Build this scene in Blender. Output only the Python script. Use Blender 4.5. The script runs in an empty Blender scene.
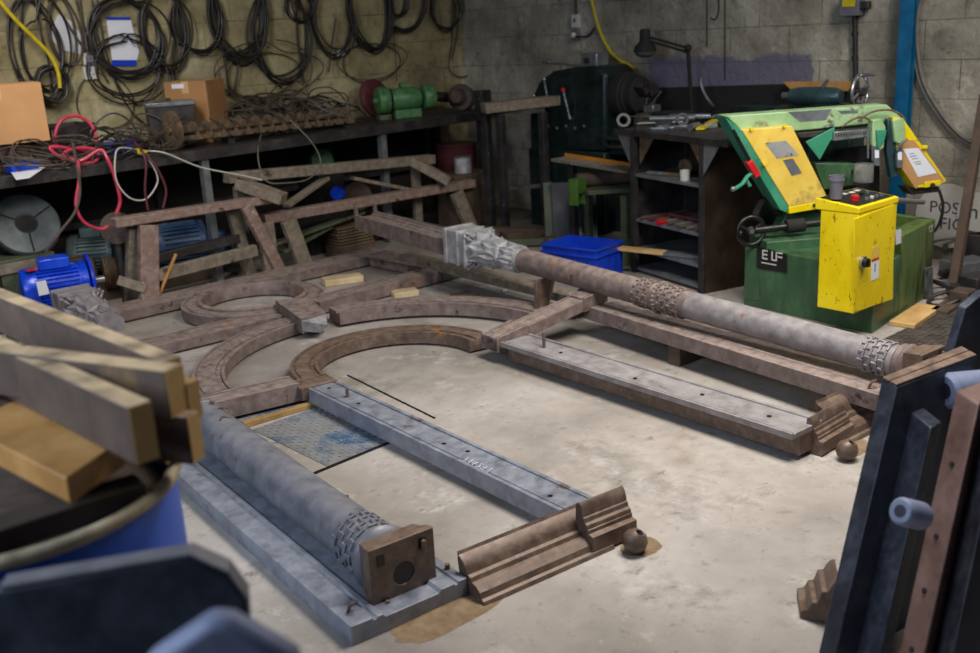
import bpy, math, random
from mathutils import Vector as V, Matrix, noise
random.seed(7)
SC=bpy.context.scene; COL=SC.collection
# ------------------------------------------------------------------ camera
F=1020.0; PITCH=math.radians(16.6); TH=math.radians(46.3); ROLL=math.atan(.055); CH=1.6
FW=V((math.cos(PITCH)*math.cos(TH),math.cos(PITCH)*math.sin(TH),-math.sin(PITCH)))
r0=V((math.sin(TH),-math.cos(TH),0)); u0=r0.cross(FW)
RT=r0*math.cos(ROLL)-u0*math.sin(ROLL); UP=r0*math.sin(ROLL)+u0*math.cos(ROLL)
CAM=V((0,0,CH))
cd=bpy.data.cameras.new('camera'); cam=bpy.data.objects.new('camera',cd); COL.objects.link(cam)
M=Matrix((RT,UP,-FW)).transposed().to_4x4(); M.translation=CAM; cam.matrix_world=M
cd.sensor_width=36; cd.lens=36*F/980; cd.clip_start=.05; cd.clip_end=100
cd.dof.use_dof=True; cd.dof.focus_distance=3.9; cd.dof.aperture_fstop=2.6
SC.camera=cam
def ray(px,py): return FW+RT*((px-490)/F)-UP*((py-326.5)/F)
def at(px,py,z=0.0):
    d=ray(px,py); return CAM+d*((z-CH)/d.z)
def aty(px,py,y):
    d=ray(px,py); return CAM+d*(y/d.y)
def atx(px,py,x):
    d=ray(px,py); return CAM+d*(x/d.x)
def onp(px,py,p0,n):
    d=ray(px,py); return CAM+d*((p0-CAM).dot(n)/d.dot(n))
def atd(px,py,dist):            # point at a distance along the view axis
    return CAM+ray(px,py)*dist
Zv=V((0,0,1))
# ------------------------------------------------------------------ materials
def srgb(c):
    f=lambda v:(v/255/12.92 if v/255<=.04045 else ((v/255+.055)/1.055)**2.4)
    return (f(c[0]),f(c[1]),f(c[2]),1)
MATS={}
def mat(name,cols,scale=8,rough=.6,metal=0,bump=.2,detail=8,bscale=40,stretch=None,spec=.5,spots=None,dust=None,rvar=.15,coord='Object'):
    """layered noise: cols = list of sRGB colours; spots=(colour,scale,threshold); dust=(colour,amount) on upward faces: settled dust, on the drum timber painted top light"""
    m=bpy.data.materials.new(name); m.use_nodes=True; nt=m.node_tree; N=nt.nodes; L=nt.links
    b=N['Principled BSDF']; tc=N.new('ShaderNodeTexCoord'); src=tc.outputs[coord]
    if stretch:
        mp=N.new('ShaderNodeMapping'); mp.inputs['Scale'].default_value=stretch; L.new(src,mp.inputs[0]); src=mp.outputs[0]
    n=N.new('ShaderNodeTexNoise'); n.inputs['Scale'].default_value=scale; n.inputs['Detail'].default_value=detail; n.inputs['Roughness'].default_value=.65; L.new(src,n.inputs['Vector'])
    cr=N.new('ShaderNodeValToRGB'); L.new(n.outputs['Fac'],cr.inputs['Fac'])
    k=len(cols); e=cr.color_ramp.elements
    pos=[.5] if k==1 else [.26+.48*i/(k-1) for i in range(k)]
    e[0].position=pos[0]; e[0].color=srgb(cols[0])
    if k==1: e.remove(e[1])
    else:
        e[1].position=pos[-1]; e[1].color=srgb(cols[-1])
        for i in range(1,k-1):
            x=e.new(pos[i]); x.color=srgb(cols[i])
    out=cr.outputs['Color']
    for sp in (spots or []):
        n2=N.new('ShaderNodeTexNoise'); n2.inputs['Scale'].default_value=sp[1]; n2.inputs['Detail'].default_value=6; n2.inputs['Roughness'].default_value=.7
        L.new(src,n2.inputs['Vector'])
        r=N.new('ShaderNodeMapRange'); r.inputs[1].default_value=sp[2]; r.inputs[2].default_value=sp[2]+(sp[3] if len(sp)>3 else .05); L.new(n2.outputs['Fac'],r.inputs[0])
        mx=N.new('ShaderNodeMix'); mx.data_type='RGBA'; L.new(r.outputs[0],mx.inputs['Factor']); L.new(out,mx.inputs['A']); mx.inputs['B'].default_value=srgb(sp[0]); out=mx.outputs['Result']
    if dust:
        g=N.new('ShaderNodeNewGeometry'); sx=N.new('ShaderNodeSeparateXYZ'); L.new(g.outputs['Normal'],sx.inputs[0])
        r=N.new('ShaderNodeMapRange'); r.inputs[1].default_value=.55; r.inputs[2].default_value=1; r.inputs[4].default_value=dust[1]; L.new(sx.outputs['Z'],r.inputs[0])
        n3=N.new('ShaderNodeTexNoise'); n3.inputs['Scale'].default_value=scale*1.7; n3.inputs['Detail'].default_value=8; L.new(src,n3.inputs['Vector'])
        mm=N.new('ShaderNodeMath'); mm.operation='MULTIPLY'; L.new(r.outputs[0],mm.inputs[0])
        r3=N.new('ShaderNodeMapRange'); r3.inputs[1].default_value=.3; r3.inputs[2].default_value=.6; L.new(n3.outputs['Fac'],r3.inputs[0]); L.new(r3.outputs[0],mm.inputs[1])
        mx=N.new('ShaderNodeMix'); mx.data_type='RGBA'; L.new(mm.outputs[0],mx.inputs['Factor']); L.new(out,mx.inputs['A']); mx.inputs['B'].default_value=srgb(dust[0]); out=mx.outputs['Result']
    L.new(out,b.inputs['Base Color'])
    b.inputs['Metallic'].default_value=metal; b.inputs['Specular IOR Level'].default_value=spec
    rr=N.new('ShaderNodeMapRange'); rr.inputs[1].default_value=.3; rr.inputs[2].default_value=.7; rr.inputs[3].default_value=max(.02,rough-rvar); rr.inputs[4].default_value=min(1,rough+rvar); L.new(n.outputs['Fac'],rr.inputs[0]); L.new(rr.outputs[0],b.inputs['Roughness'])
    if bump:
        nb=N.new('ShaderNodeTexNoise'); nb.inputs['Scale'].default_value=bscale; nb.inputs['Detail'].default_value=5; L.new(src,nb.inputs['Vector'])
        bp=N.new('ShaderNodeBump'); bp.inputs['Strength'].default_value=bump; bp.inputs['Distance'].default_value=.004; L.new(nb.outputs['Fac'],bp.inputs['Height']); L.new(bp.outputs[0],b.inputs['Normal'])
    MATS[name]=m; return m
DUST=(176,160,142)
mat('iron_pink',[(84,70,66),(116,100,94),(142,126,120)],16,.62,.1,.45,spots=[((158,104,62),5,.63,.08),((66,46,42),11,.62)],dust=((178,160,148),.5))
mat('iron_grey',[(104,95,92),(134,127,126),(158,152,152)],14,.5,.15,.2,spots=[((124,86,64),4,.64,.06)],dust=((168,164,164),.5))
mat('iron_brown',[(70,54,46),(100,82,70),(130,112,98)],18,.5,.15,.3,spots=[((170,104,44),4,.66,.06)],dust=((150,124,104),.45))
mat('iron_bluegrey',[(98,100,108),(134,137,146),(156,158,166)],15,.45,.25,.2,spots=[((98,76,68),5,.6,.08)])
mat('iron_dark',[(26,27,32),(44,46,54),(62,62,68)],20,.5,.2,.25,spots=[((90,70,60),7,.66)])
mat('iron_pale',[(116,112,110),(160,158,158),(200,200,200)],14,.6,.05,.5,spots=[((104,84,76),10,.62)])
mat('timber_old',[(84,74,62),(120,108,92),(150,136,116)],22,.8,0,.5,stretch=(1,1,1),spots=[((62,54,50),9,.62),((206,200,194),16,.7,.03)],dust=((150,134,116),.3))
mat('timber_red',[(98,76,68),(134,110,98),(160,140,126)],24,.7,.05,.4,spots=[((214,208,202),15,.67,.03),((60,48,46),8,.62)],dust=((160,140,124),.35))
mat('timber_new',[(176,134,78),(206,166,106),(224,190,134)],5,.6,0,.2,stretch=(1,1,1),spots=[((132,96,56),6,.66)])
mat('timber_lit_top',[(66,52,44),(90,74,62),(110,90,74)],6,.7,0,.2,spots=[((150,116,74),3,.6,.1)],dust=((222,194,150),.8))  # pale tan on upward faces paints the lit tops over darker sides
mat('timber_tan',[(150,104,52),(184,134,72),(204,158,98)],6,.6,0,.2,spots=[((86,60,44),5,.68)])
mat('timber_block',[(166,142,104),(196,174,134),(214,196,160)],8,.7,0,.3)
mat('timber_brown',[(54,42,34),(80,64,52),(104,84,66)],7,.8,0,.3)
mat('cable_black',[(20,18,17),(34,31,28),(54,48,42)],20,.5,0,0)
mat('cable_brown',[(44,38,32),(70,60,50),(90,78,64)],20,.6,0,0)
mat('cable_grey',[(90,86,78),(128,122,112)],20,.5,0,0)
mat('cable_white',[(170,164,150),(200,196,184)],20,.5,0,0)
mat('hose_red',[(170,40,62),(204,66,92)],20,.4,0,0)
mat('hose_yellow',[(176,156,20),(212,190,30)],20,.4,0,0)
mat('paper',[(196,196,200),(214,214,218)],10,.7,0,0,spots=[((120,120,126),14,.64)])
mat('paper_white',[(214,216,224),(230,230,236)],10,.7,0,0)
mat('plastic_white',[(190,188,180),(210,208,200)],10,.4,0,0)
mat('plastic_grey',[(92,90,98),(112,110,118)],10,.4,0,0)
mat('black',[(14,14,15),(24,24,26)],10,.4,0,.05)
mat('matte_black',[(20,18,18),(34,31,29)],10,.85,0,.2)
mat('cardboard',[(176,128,80),(196,148,98)],6,.8,0,.1,spots=[((210,180,140),6,.68)])
mat('cardboard_dim',[(150,108,66),(176,130,84)],6,.8,0,.1)
mat('tape',[(196,160,112),(206,172,124)],6,.3,0,0)
mat('steel_dark',[(38,36,36),(58,55,54),(78,74,72)],9,.5,.4,.2,spots=[((96,76,60),8,.64)])
mat('steel_rust',[(66,52,38),(100,82,60),(134,112,84)],24,.7,.2,.5)
mat('steel_grey',[(96,98,98),(128,130,132),(150,152,154)],8,.4,.5,.15,spots=[((80,68,60),8,.66)])
mat('steel_bright',[(150,152,156),(186,188,192)],8,.25,.85,.1)
mat('galvanised',[(86,90,94),(108,112,116),(126,130,134)],14,.5,.3,.1,spots=[((70,64,58),5,.62)])
mat('blue_motor',[(10,50,170),(16,68,204),(30,86,220)],5,.3,.05,.1)
mat('blue_old',[(36,56,84),(58,84,118),(80,106,138)],6,.45,.1,.2,spots=[((70,60,50),7,.6)])
mat('blue_crate',[(16,50,168),(26,70,200)],5,.35,0,.05)
mat('blue_drum',[(26,70,170),(36,92,206),(54,116,224)],5,.4,.1,.1,spots=[((170,170,170),10,.72,.02)])
mat('blue_post',[(0,70,108),(4,92,134),(16,108,150)],5,.45,.1,.15,spots=[((40,50,56),6,.66)])
mat('teal_paint',[(50,66,66),(78,92,90),(100,112,106)],7,.5,.1,.3,spots=[((70,54,44),8,.62)])
mat('lathe_green',[(10,20,20),(20,36,34),(34,52,48)],6,.35,.15,.15,spots=[((44,30,24),7,.64)])
mat('green_motor',[(44,84,48),(70,116,70),(92,132,84)],20,.45,.05,.2,spots=[((120,110,74),8,.62)])
mat('green_bright',[(62,96,34),(84,120,48)],14,.5,0,.2,spots=[((60,60,40),8,.6)])
mat('green_bench',[(54,60,46),(76,84,62),(96,102,78)],7,.6,0,.3,spots=[((60,46,34),7,.56)])
mat('saw_green',[(38,64,44),(60,94,64),(84,120,84)],6,.45,.05,.15,stretch=(1,1,.5),spots=[((34,32,22),3.4,.56,.14),((40,36,26),9,.6,.08)])
mat('saw_side',[(60,86,40),(88,112,56),(110,126,74)],3,.45,.05,.15,stretch=(3,3,.6),spots=[((40,38,22),2.5,.5,.14),((44,38,26),9,.62,.06)])
mat('saw_mint',[(128,164,112),(152,184,134),(170,196,148)],8,.45,.05,.1,spots=[((100,96,84),3,.6,.04)])
mat('saw_teal',[(40,118,90),(60,142,110),(78,156,126)],5,.45,.05,.1,spots=[((34,60,44),7,.66)])
mat('saw_yellow',[(214,184,0),(234,206,8),(240,214,30)],4,.4,0,.1,stretch=(1.4,1.4,.7),spots=[((64,54,18),30,.63,.02),((150,128,20),12,.62,.04),((84,72,24),60,.68,.02)])
mat('cover_yellow',[(206,170,62),(226,192,84),(236,206,96)],5,.45,0,.1,spots=[((150,124,74),3,.56,.12),((240,208,10),5,.62,.1)])
mat('chrome_label',[(150,150,150),(176,176,176)],10,.4,.2,0,spots=[((96,94,98),30,.56)])
mat('label_dark',[(16,16,18),(28,28,30)],10,.4,0,0)
mat('red_paint',[(176,20,24),(206,34,36)],10,.4,0,0)
mat('maroon',[(70,26,30),(100,44,46)],6,.6,0,.2)
mat('orange_rust',[(176,104,20),(214,140,34)],10,.6,0,.2)
mat('chalk',[(210,210,214)],10,.9,0,0)
mat('mesh_dark',[(58,52,48),(80,73,68),(100,92,84)],10,.55,.2,.3)
mat('chequer_steel',[(118,118,116),(142,142,140),(128,134,142)],5,.5,.2,.2,spots=[((70,96,124),3.2,.5,.12),((52,72,96),5,.62,.06),((206,190,160),4,.64,.06)])
mat('sign_white',[(176,172,162),(194,190,182)],10,.6,0,0)
mat('sign_grey',[(116,112,104),(132,128,120)],10,.6,0,0)
mat('sign_text',[(60,60,62)],10,.6,0,0)
mat('dust_pile',[(100,80,56),(128,106,78),(150,130,104)],20,.95,0,.5)
mat('chuck_grey',[(64,72,74),(86,94,94),(104,110,108)],12,.45,.3,.1)
mat('shade_brown',[(18,14,11),(30,24,18),(40,31,24)],7,.9,0,.3)  # near-black brown for the painted shade beneath the bench
mat('panel_brown',[(30,20,14),(48,34,24),(62,46,32)],5,.6,.2,.2)
mat('teal_dark',[(30,48,52),(44,66,70),(60,84,86)],6,.35,.1,.15)
mat('rim_pale',[(120,104,80),(176,160,130),(206,192,160)],14,.6,0,.2)
mat('shade_brown2',[(44,36,28),(66,54,42),(88,74,56)],7,.8,0,.2)
mat('iron_navy',[(30,34,44),(48,54,66),(70,76,90)],14,.45,.2,.2)
mat('iron_lilac',[(104,112,140),(134,142,168),(152,160,186)],6,.5,.1,.1)
mat('iron_rust',[(82,60,54),(112,86,78),(138,112,104)],8,.6,.1,.3)
mat('iron_pipe',[(86,86,92),(112,112,118),(138,137,142)],10,.5,.15,.25,spots=[((96,82,74),9,.62,.1)],dust=((150,148,150),.35))
mat('steel_splash',[(34,32,32),(54,51,50),(72,68,66)],9,.5,.4,.2,spots=[((206,204,200),26,.66,.02)])
mat('plastic_dim',[(50,50,54),(68,68,72)],12,.6,0,.1)
mat('ring_steel',[(46,46,48),(66,66,68)],12,.4,.6,0)
mat('timber_stick_mat',[(120,92,52),(150,118,70),(168,138,90)],14,.7,0,.3)
mat('glassy',[(80,84,80),(110,112,106)],10,.15,.3,0)
g=bpy.data.materials.new('clear_plastic'); g.use_nodes=True; b=g.node_tree.nodes['Principled BSDF']; b.inputs['Transmission Weight'].default_value=.85; b.inputs['Roughness'].default_value=.15; b.inputs['Base Color'].default_value=(.75,.75,.7,1); b.inputs['IOR'].default_value=1.2; MATS['clear_plastic']=g
# ------------------------------------------------------------------ mesh builder
WL={}
def frame(axis):
    a=axis.normalized(); h=Zv if abs(a.z)<.9 else V((1,0,0)); s=h.cross(a).normalized(); return s,a.cross(s)
class MB:
    def __init__(s): s.v=[]; s.f=[]
    def add(s,vs,fs):
        o=len(s.v); s.v+= [V(x) for x in vs]; s.f+=[tuple(i+o for i in f) for f in fs]; return s
    def box(s,c,d,ax=None):            # centre, full sizes, axes (3 vectors)
        c=V(c); X,Y,Z=ax or (V((1,0,0)),V((0,1,0)),Zv); a,b,e=d[0]/2,d[1]/2,d[2]/2
        vs=[c+X*(i*a)+Y*(j*b)+Z*(k*e) for k in(-1,1) for j in(-1,1) for i in(-1,1)]
        return s.add(vs,[(0,2,3,1),(4,5,7,6),(0,1,5,4),(2,6,7,3),(0,4,6,2),(1,3,7,5)])
    def span(s,x0,x1,y0,y1,z0,z1): return s.box(((x0+x1)/2,(y0+y1)/2,(z0+z1)/2),(abs(x1-x0),abs(y1-y0),abs(z1-z0)))
    def beam(s,p0,p1,w,h,side=None):   # w along side vector, h perpendicular
        p0=V(p0);p1=V(p1);a=(p1-p0); L=a.length; a.normalize()
        if side is None: sd,upv=frame(a)
        else: sd=V(side); sd=(sd-a*sd.dot(a)).normalized(); upv=a.cross(sd)
        if upv.z<0: upv=-upv
        return s.box((p0+p1)/2,(L,w,h),(a,sd,upv))
    def ext(s,prof,p0,p1,side=None,up=Zv,cap=True):   # closed profile (a,b)
        p0=V(p0);p1=V(p1); a=(p1-p0).normalized(); sd=V(side).normalized() if side is not None else up.cross(a).normalized()
        n=len(prof); vs=[p0+sd*x+up*y for x,y in prof]+[p1+sd*x+up*y for x,y in prof]
        fs=[(i,(i+1)%n,n+(i+1)%n,n+i) for i in range(n)]
        if cap: fs+=[tuple(range(n))[::-1],tuple(range(n,2*n))]
        return s.add(vs,fs)
    def slab(s,pts,n,t):               # planar polygon extruded along n by t
        pts=[V(p) for p in pts]; k=len(pts); n=V(n).normalized()*t
        return s.add(pts+[p+n for p in pts],[tuple(range(k))[::-1],tuple(range(k,2*k))]+[(i,(i+1)%k,k+(i+1)%k,k+i) for i in range(k)])
    def arc(s,c,prof,a0,a1,n=40,closed=False):        # sweep profile (radius, z) round vertical axis
        c=V(c); k=len(prof); vs=[];fs=[]
        m=n if closed else n+1
        for i in range(m):
            t=a0+(a1-a0)*i/n
            for r,z in prof: vs.append(c+V((math.cos(t)*r,math.sin(t)*r,z)))
        for i in range(n):
            for j in range(k): fs.append((i*k+j,i*k+(j+1)%k,((i+1)%m)*k+(j+1)%k,((i+1)%m)*k+j))
        if not closed: fs+=[tuple(range(k))[::-1],tuple((m-1)*k+j for j in range(k))]
        return s.add(vs,fs)
    def lathe(s,prof,o,axis,n=32,sq=0):  # prof (r,h) open, capped; sq squares it
        o=V(o);a=V(axis).normalized(); X,Y=frame(a); vs=[];fs=[]
        for r,h in prof:
            for i in range(n):
                t=2*math.pi*i/n; q=1
                if sq: q=1+sq*(1/max(abs(math.cos(t)),abs(math.sin(t)))-1)
                vs.append(o+a*h+(X*math.cos(t)+Y*math.sin(t))*r*q)
        for k in range(len(prof)-1):
            for i in range(n): fs.append((k*n+i,k*n+(i+1)%n,(k+1)*n+(i+1)%n,(k+1)*n+i))
        if prof[0]!=prof[-1]: fs.append(tuple(range(n))[::-1]); fs.append(tuple((len(prof)-1)*n+i for i in range(n)))
        return s.add(vs,fs)
    def cyl(s,p0,p1,r,n=24,r2=None):
        p0=V(p0);p1=V(p1); return s.lathe([(r,0),(r2 if r2 is not None else r,(p1-p0).length)],p0,p1-p0,n)
    def tube(s,pts,r,n=6,closed=False,sub=4):
        pts=[V(p) for p in pts]
        if sub>1 and len(pts)>2:
            q=[];m=len(pts)
            for i in range(m if closed else m-1):
                g=lambda j:(pts[j%m] if closed else pts[max(0,min(m-1,j))])
                a,b,c,d=g(i-1),g(i),g(i+1),g(i+2)
                for k in range(sub):
                    t=k/sub; q.append(.5*((2*b)+(c-a)*t+(2*a-5*b+4*c-d)*t*t+(3*b-a-3*c+d)*t**3))
            if not closed:q.append(pts[-1])
            pts=q
        m=len(pts); vs=[];fs=[]; prev=None
        for i in range(m):
            t=(pts[(i+1)%m]-pts[i-1]) if closed else (pts[min(m-1,i+1)]-pts[max(0,i-1)])
            if t.length<1e-9: t=V((0,0,1))
            t.normalize()
            if prev is None: X,_=frame(t)
            else:
                X=prev-t*prev.dot(t)
                if X.length<1e-4: X,_=frame(t)
                X.normalize()
            prev=X; Y=t.cross(X)
            for j in range(n):
                w=2*math.pi*j/n; vs.append(pts[i]+(X*math.cos(w)+Y*math.sin(w))*r)
        for i in range(m if closed else m-1):
            for j in range(n): fs.append((i*n+j,i*n+(j+1)%n,((i+1)%m)*n+(j+1)%n,((i+1)%m)*n+j))
        if not closed: fs+=[tuple(range(n))[::-1],tuple((m-1)*n+j for j in range(n))]
        return s.add(vs,fs)
    def ball(s,c,r,n=20,sc=(1,1,1),h0=-1,h1=1):
        c=V(c); pr=[]; k=n//2; vs=[];fs=[]
        for i in range(k+1):
            a=math.asin(h0)+(math.asin(h1)-math.asin(h0))*i/k
            for j in range(n):
                t=2*math.pi*j/n; vs.append(c+V((math.cos(a)*math.cos(t)*r*sc[0],math.cos(a)*math.sin(t)*r*sc[1],math.sin(a)*r*sc[2])))
        for i in range(k):
            for j in range(n): fs.append((i*n+j,i*n+(j+1)%n,(i+1)*n+(j+1)%n,(i+1)*n+j))
        fs+=[tuple(range(n))[::-1],tuple(k*n+j for j in range(n))]
        return s.add(vs,fs)
    def build(s,name,m,parent=None,bevel=0,smooth=40,seg=2):
        xs=[v.x for v in s.v]; ys=[v.y for v in s.v]; zs=[v.z for v in s.v]
        o=V(((min(xs)+max(xs))/2,(min(ys)+max(ys))/2,min(zs)))
        me=bpy.data.meshes.new(name); me.from_pydata([v-o for v in s.v],[],s.f); me.update()
        import bmesh
        bm=bmesh.new(); bm.from_mesh(me); bmesh.ops.recalc_face_normals(bm,faces=bm.faces); bm.to_mesh(me); bm.free()
        ob=bpy.data.objects.new(name,me); COL.objects.link(ob); WL[ob.name]=o
        ms=m if isinstance(m,(list,tuple)) else [m]
        for q in ms: me.materials.append(MATS[q])
        if parent is not None: ob.parent=parent; ob.location=o-WL[parent.name]
        else: ob.location=o
        if smooth:
            for p in me.polygons:p.use_smooth=True
            me.set_sharp_from_angle(angle=math.radians(smooth))
        if bevel:
            b=ob.modifiers.new('bevel','BEVEL'); b.width=bevel; b.segments=seg; b.limit_method='ANGLE'; b.angle_limit=math.radians(35)
        return ob
def tag(o,label,cat,group=None,kind=None):
    if label:o['label']=label
    if cat:o['category']=cat
    if group:o['group']=group
    if kind:o['kind']=kind
    return o
def thing(name,label,cat,loc,group=None):
    o=bpy.data.objects.new(name,None); COL.objects.link(o); o.location=V(loc); o.empty_display_size=.1; WL[o.name]=V(loc)
    return tag(o,label,cat,group)
def text(s,name,m,pos,right,up,size,parent,ext=.0006,al='CENTER'):
    c=bpy.data.curves.new(name,'FONT'); c.body=s; c.size=size; c.extrude=ext; c.align_x=al; c.align_y='CENTER'; c.materials.append(MATS[m]); c.resolution_u=3
    o=bpy.data.objects.new(name,c); COL.objects.link(o); R=V(right).normalized(); U=V(up); U=(U-R*U.dot(R)).normalized()
    o.rotation_euler=Matrix((R,U,R.cross(U))).transposed().to_euler(); WL[o.name]=V(pos)
    if parent is not None: o.parent=parent; o.location=V(pos)-WL[parent.name]
    else:o.location=pos
    bpy.context.view_layer.update()
    me=bpy.data.meshes.new_from_object(o.evaluated_get(bpy.context.evaluated_depsgraph_get())); q=bpy.data.objects.new(name,me); COL.objects.link(q)
    q.rotation_euler=o.rotation_euler; q.parent=o.parent; q.location=o.location; WL[q.name]=V(pos); bpy.data.objects.remove(o); 
    return q
rnd=random.uniform
# ------------------------------------------------------------------ room
WY=6.9; WX=6.45
def floor_mat():
    m=bpy.data.materials.new('concrete_floor'); m.use_nodes=True; nt=m.node_tree;N=nt.nodes;L=nt.links;b=N['Principled BSDF']
    tc=N.new('ShaderNodeTexCoord')
    def nz(sc,d=8,r=.6):
        n=N.new('ShaderNodeTexNoise'); n.inputs['Scale'].default_value=sc;n.inputs['Detail'].default_value=d;n.inputs['Roughness'].default_value=r;L.new(tc.outputs['Object'],n.inputs['Vector']);return n
    a=nz(1.1,10,.65); cr=N.new('ShaderNodeValToRGB'); L.new(a.outputs['Fac'],cr.inputs['Fac']); e=cr.color_ramp.elements
    e[0].position=.33;e[0].color=srgb((126,119,111));e[1].position=.68;e[1].color=srgb((182,174,166)); x=e.new(.5);x.color=srgb((156,148,139))
    out=cr.outputs['Color']
    for col,sc,t,w,k in (((108,102,90),2.3,.55,.12,.6),((198,192,184),5,.57,.12,.5),((96,88,76),9,.62,.05,.6),((118,110,96),26,.58,.1,.55),((190,186,178),40,.62,.06,.5),((92,84,100),4,.735,.015,.6),((120,96,66),1.6,.62,.1,.5)):
        n=nz(sc,8,.7); r=N.new('ShaderNodeMapRange'); r.inputs[1].default_value=t;r.inputs[2].default_value=t+w;r.inputs[4].default_value=k;L.new(n.outputs['Fac'],r.inputs[0])
        mx=N.new('ShaderNodeMix');mx.data_type='RGBA';L.new(r.outputs[0],mx.inputs['Factor']);L.new(out,mx.inputs['A']);mx.inputs['B'].default_value=srgb(col);out=mx.outputs['Result']
    # ground colour turns darker and browner towards the benches at the back
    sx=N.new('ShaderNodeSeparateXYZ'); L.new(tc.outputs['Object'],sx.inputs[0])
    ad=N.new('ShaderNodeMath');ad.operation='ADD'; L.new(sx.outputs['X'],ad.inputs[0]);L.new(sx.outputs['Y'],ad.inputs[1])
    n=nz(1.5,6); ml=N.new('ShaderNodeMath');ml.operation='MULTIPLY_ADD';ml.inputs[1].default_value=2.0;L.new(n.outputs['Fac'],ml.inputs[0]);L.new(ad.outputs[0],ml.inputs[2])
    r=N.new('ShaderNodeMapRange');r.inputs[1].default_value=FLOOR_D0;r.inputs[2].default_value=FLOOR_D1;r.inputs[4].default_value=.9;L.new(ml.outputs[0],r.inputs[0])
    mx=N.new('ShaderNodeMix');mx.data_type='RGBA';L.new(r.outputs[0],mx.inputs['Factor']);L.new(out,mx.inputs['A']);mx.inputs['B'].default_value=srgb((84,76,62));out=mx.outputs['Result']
    L.new(out,b.inputs['Base Color'])
    rr=N.new('ShaderNodeMapRange');rr.inputs[1].default_value=.3;rr.inputs[2].default_value=.7;rr.inputs[3].default_value=.42;rr.inputs[4].default_value=.75;L.new(a.outputs['Fac'],rr.inputs[0]);L.new(rr.outputs[0],b.inputs['Roughness'])
    nb=nz(60,6);bp=N.new('ShaderNodeBump');bp.inputs['Strength'].default_value=.25;bp.inputs['Distance'].default_value=.003;L.new(nb.outputs['Fac'],bp.inputs['Height']);L.new(bp.outputs[0],b.inputs['Normal'])
    MATS['floor']=m
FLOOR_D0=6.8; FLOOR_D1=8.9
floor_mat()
def wall_mat(name,c0,c1,c2,axis,purple=None):
    m=bpy.data.materials.new(name); m.use_nodes=True; nt=m.node_tree;N=nt.nodes;L=nt.links;b=N['Principled BSDF']
    g=N.new('ShaderNodeNewGeometry'); sx=N.new('ShaderNodeSeparateXYZ'); L.new(g.outputs['Position'],sx.inputs[0])
    cb=N.new('ShaderNodeCombineXYZ'); L.new(sx.outputs[axis],cb.inputs['X']); L.new(sx.outputs['Z'],cb.inputs['Y'])
    ofs=N.new('ShaderNodeMapping'); ofs.inputs['Location'].default_value=(0,-.06,0); L.new(cb.outputs[0],ofs.inputs[0])
    br=N.new('ShaderNodeTexBrick'); br.inputs['Scale'].default_value=1; br.inputs['Brick Width'].default_value=.46; br.inputs['Row Height'].default_value=.235; br.inputs['Mortar Size'].default_value=.004; br.inputs['Mortar Smooth'].default_value=.6; L.new(ofs.outputs[0],br.inputs['Vector'])
    def nz(sc,d=8,r=.65):
        n=N.new('ShaderNodeTexNoise'); n.inputs['Scale'].default_value=sc;n.inputs['Detail'].default_value=d;n.inputs['Roughness'].default_value=r;L.new(g.outputs['Position'],n.inputs['Vector']);return n
    a=nz(2.2); cr=N.new('ShaderNodeValToRGB'); L.new(a.outputs['Fac'],cr.inputs['Fac']); e=cr.color_ramp.elements
    e[0].position=.3;e[0].color=srgb(c0);e[1].position=.7;e[1].color=srgb(c2); x=e.new(.5);x.color=srgb(c1); out=cr.outputs['Color']
    def mix(fac,col):
        nonlocal out
        mx=N.new('ShaderNodeMix');mx.data_type='RGBA';L.new(fac,mx.inputs['Factor']);L.new(out,mx.inputs['A']);mx.inputs['B'].default_value=srgb(col);out=mx.outputs['Result']
    def mr(src,a0,a1,b1,b0=0):
        r=N.new('ShaderNodeMapRange');r.inputs[1].default_value=a0;r.inputs[2].default_value=a1;r.inputs[3].default_value=b0;r.inputs[4].default_value=b1;L.new(src,r.inputs[0]);return r.outputs[0]
    mix(mr(nz(1.3).outputs['Fac'],.5,.72,.5),(70,62,50)); mix(mr(nz(7).outputs['Fac'],.56,.7,.55),(84,74,56)); mix(mr(nz(5).outputs['Fac'],.3,.42,0,.5),(206,200,176))
    mix(mr(nz(16).outputs['Fac'],.6,.68,.5),(60,54,46))
    mu=N.new('ShaderNodeMath');mu.operation='MULTIPLY';L.new(br.outputs['Fac'],mu.inputs[0]);L.new(mr(nz(3.4).outputs['Fac'],.44,.62,.85,.08),mu.inputs[1]); mix(mu.outputs[0],(58,52,44))
    if purple:
        # remnant of lilac paint, a patch with its own ragged edge
        (u0,u1,z0,z1)=purple
        n=nz(5,6); 
        def edge(sock,lo,hi):
            add=N.new('ShaderNodeMath');add.operation='MULTIPLY_ADD';add.inputs[1].default_value=.22;L.new(n.outputs['Fac'],add.inputs[0]);L.new(sock,add.inputs[2])
            p=mr(add.outputs[0],lo,lo+.02,1); q=mr(add.outputs[0],hi,hi+.02,0,1)
            k=N.new('ShaderNodeMath');k.operation='MULTIPLY';L.new(p,k.inputs[0]);L.new(q,k.inputs[1]);return k.outputs[0]
        k=N.new('ShaderNodeMath');k.operation='MULTIPLY';L.new(edge(sx.outputs[axis],u0,u1),k.inputs[0]);L.new(edge(sx.outputs['Z'],z0,z1),k.inputs[1]); 
        k2=N.new('ShaderNodeMath');k2.operation='MULTIPLY';k2.inputs[1].default_value=.85;L.new(k.outputs[0],k2.inputs[0]);mix(k2.outputs[0],(98,94,118))
    L.new(out,b.inputs['Base Color']); b.inputs['Roughness'].default_value=.85
    nb=nz(22,8);bp=N.new('ShaderNodeBump');bp.inputs['Strength'].default_value=.6;bp.inputs['Distance'].default_value=.02
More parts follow.
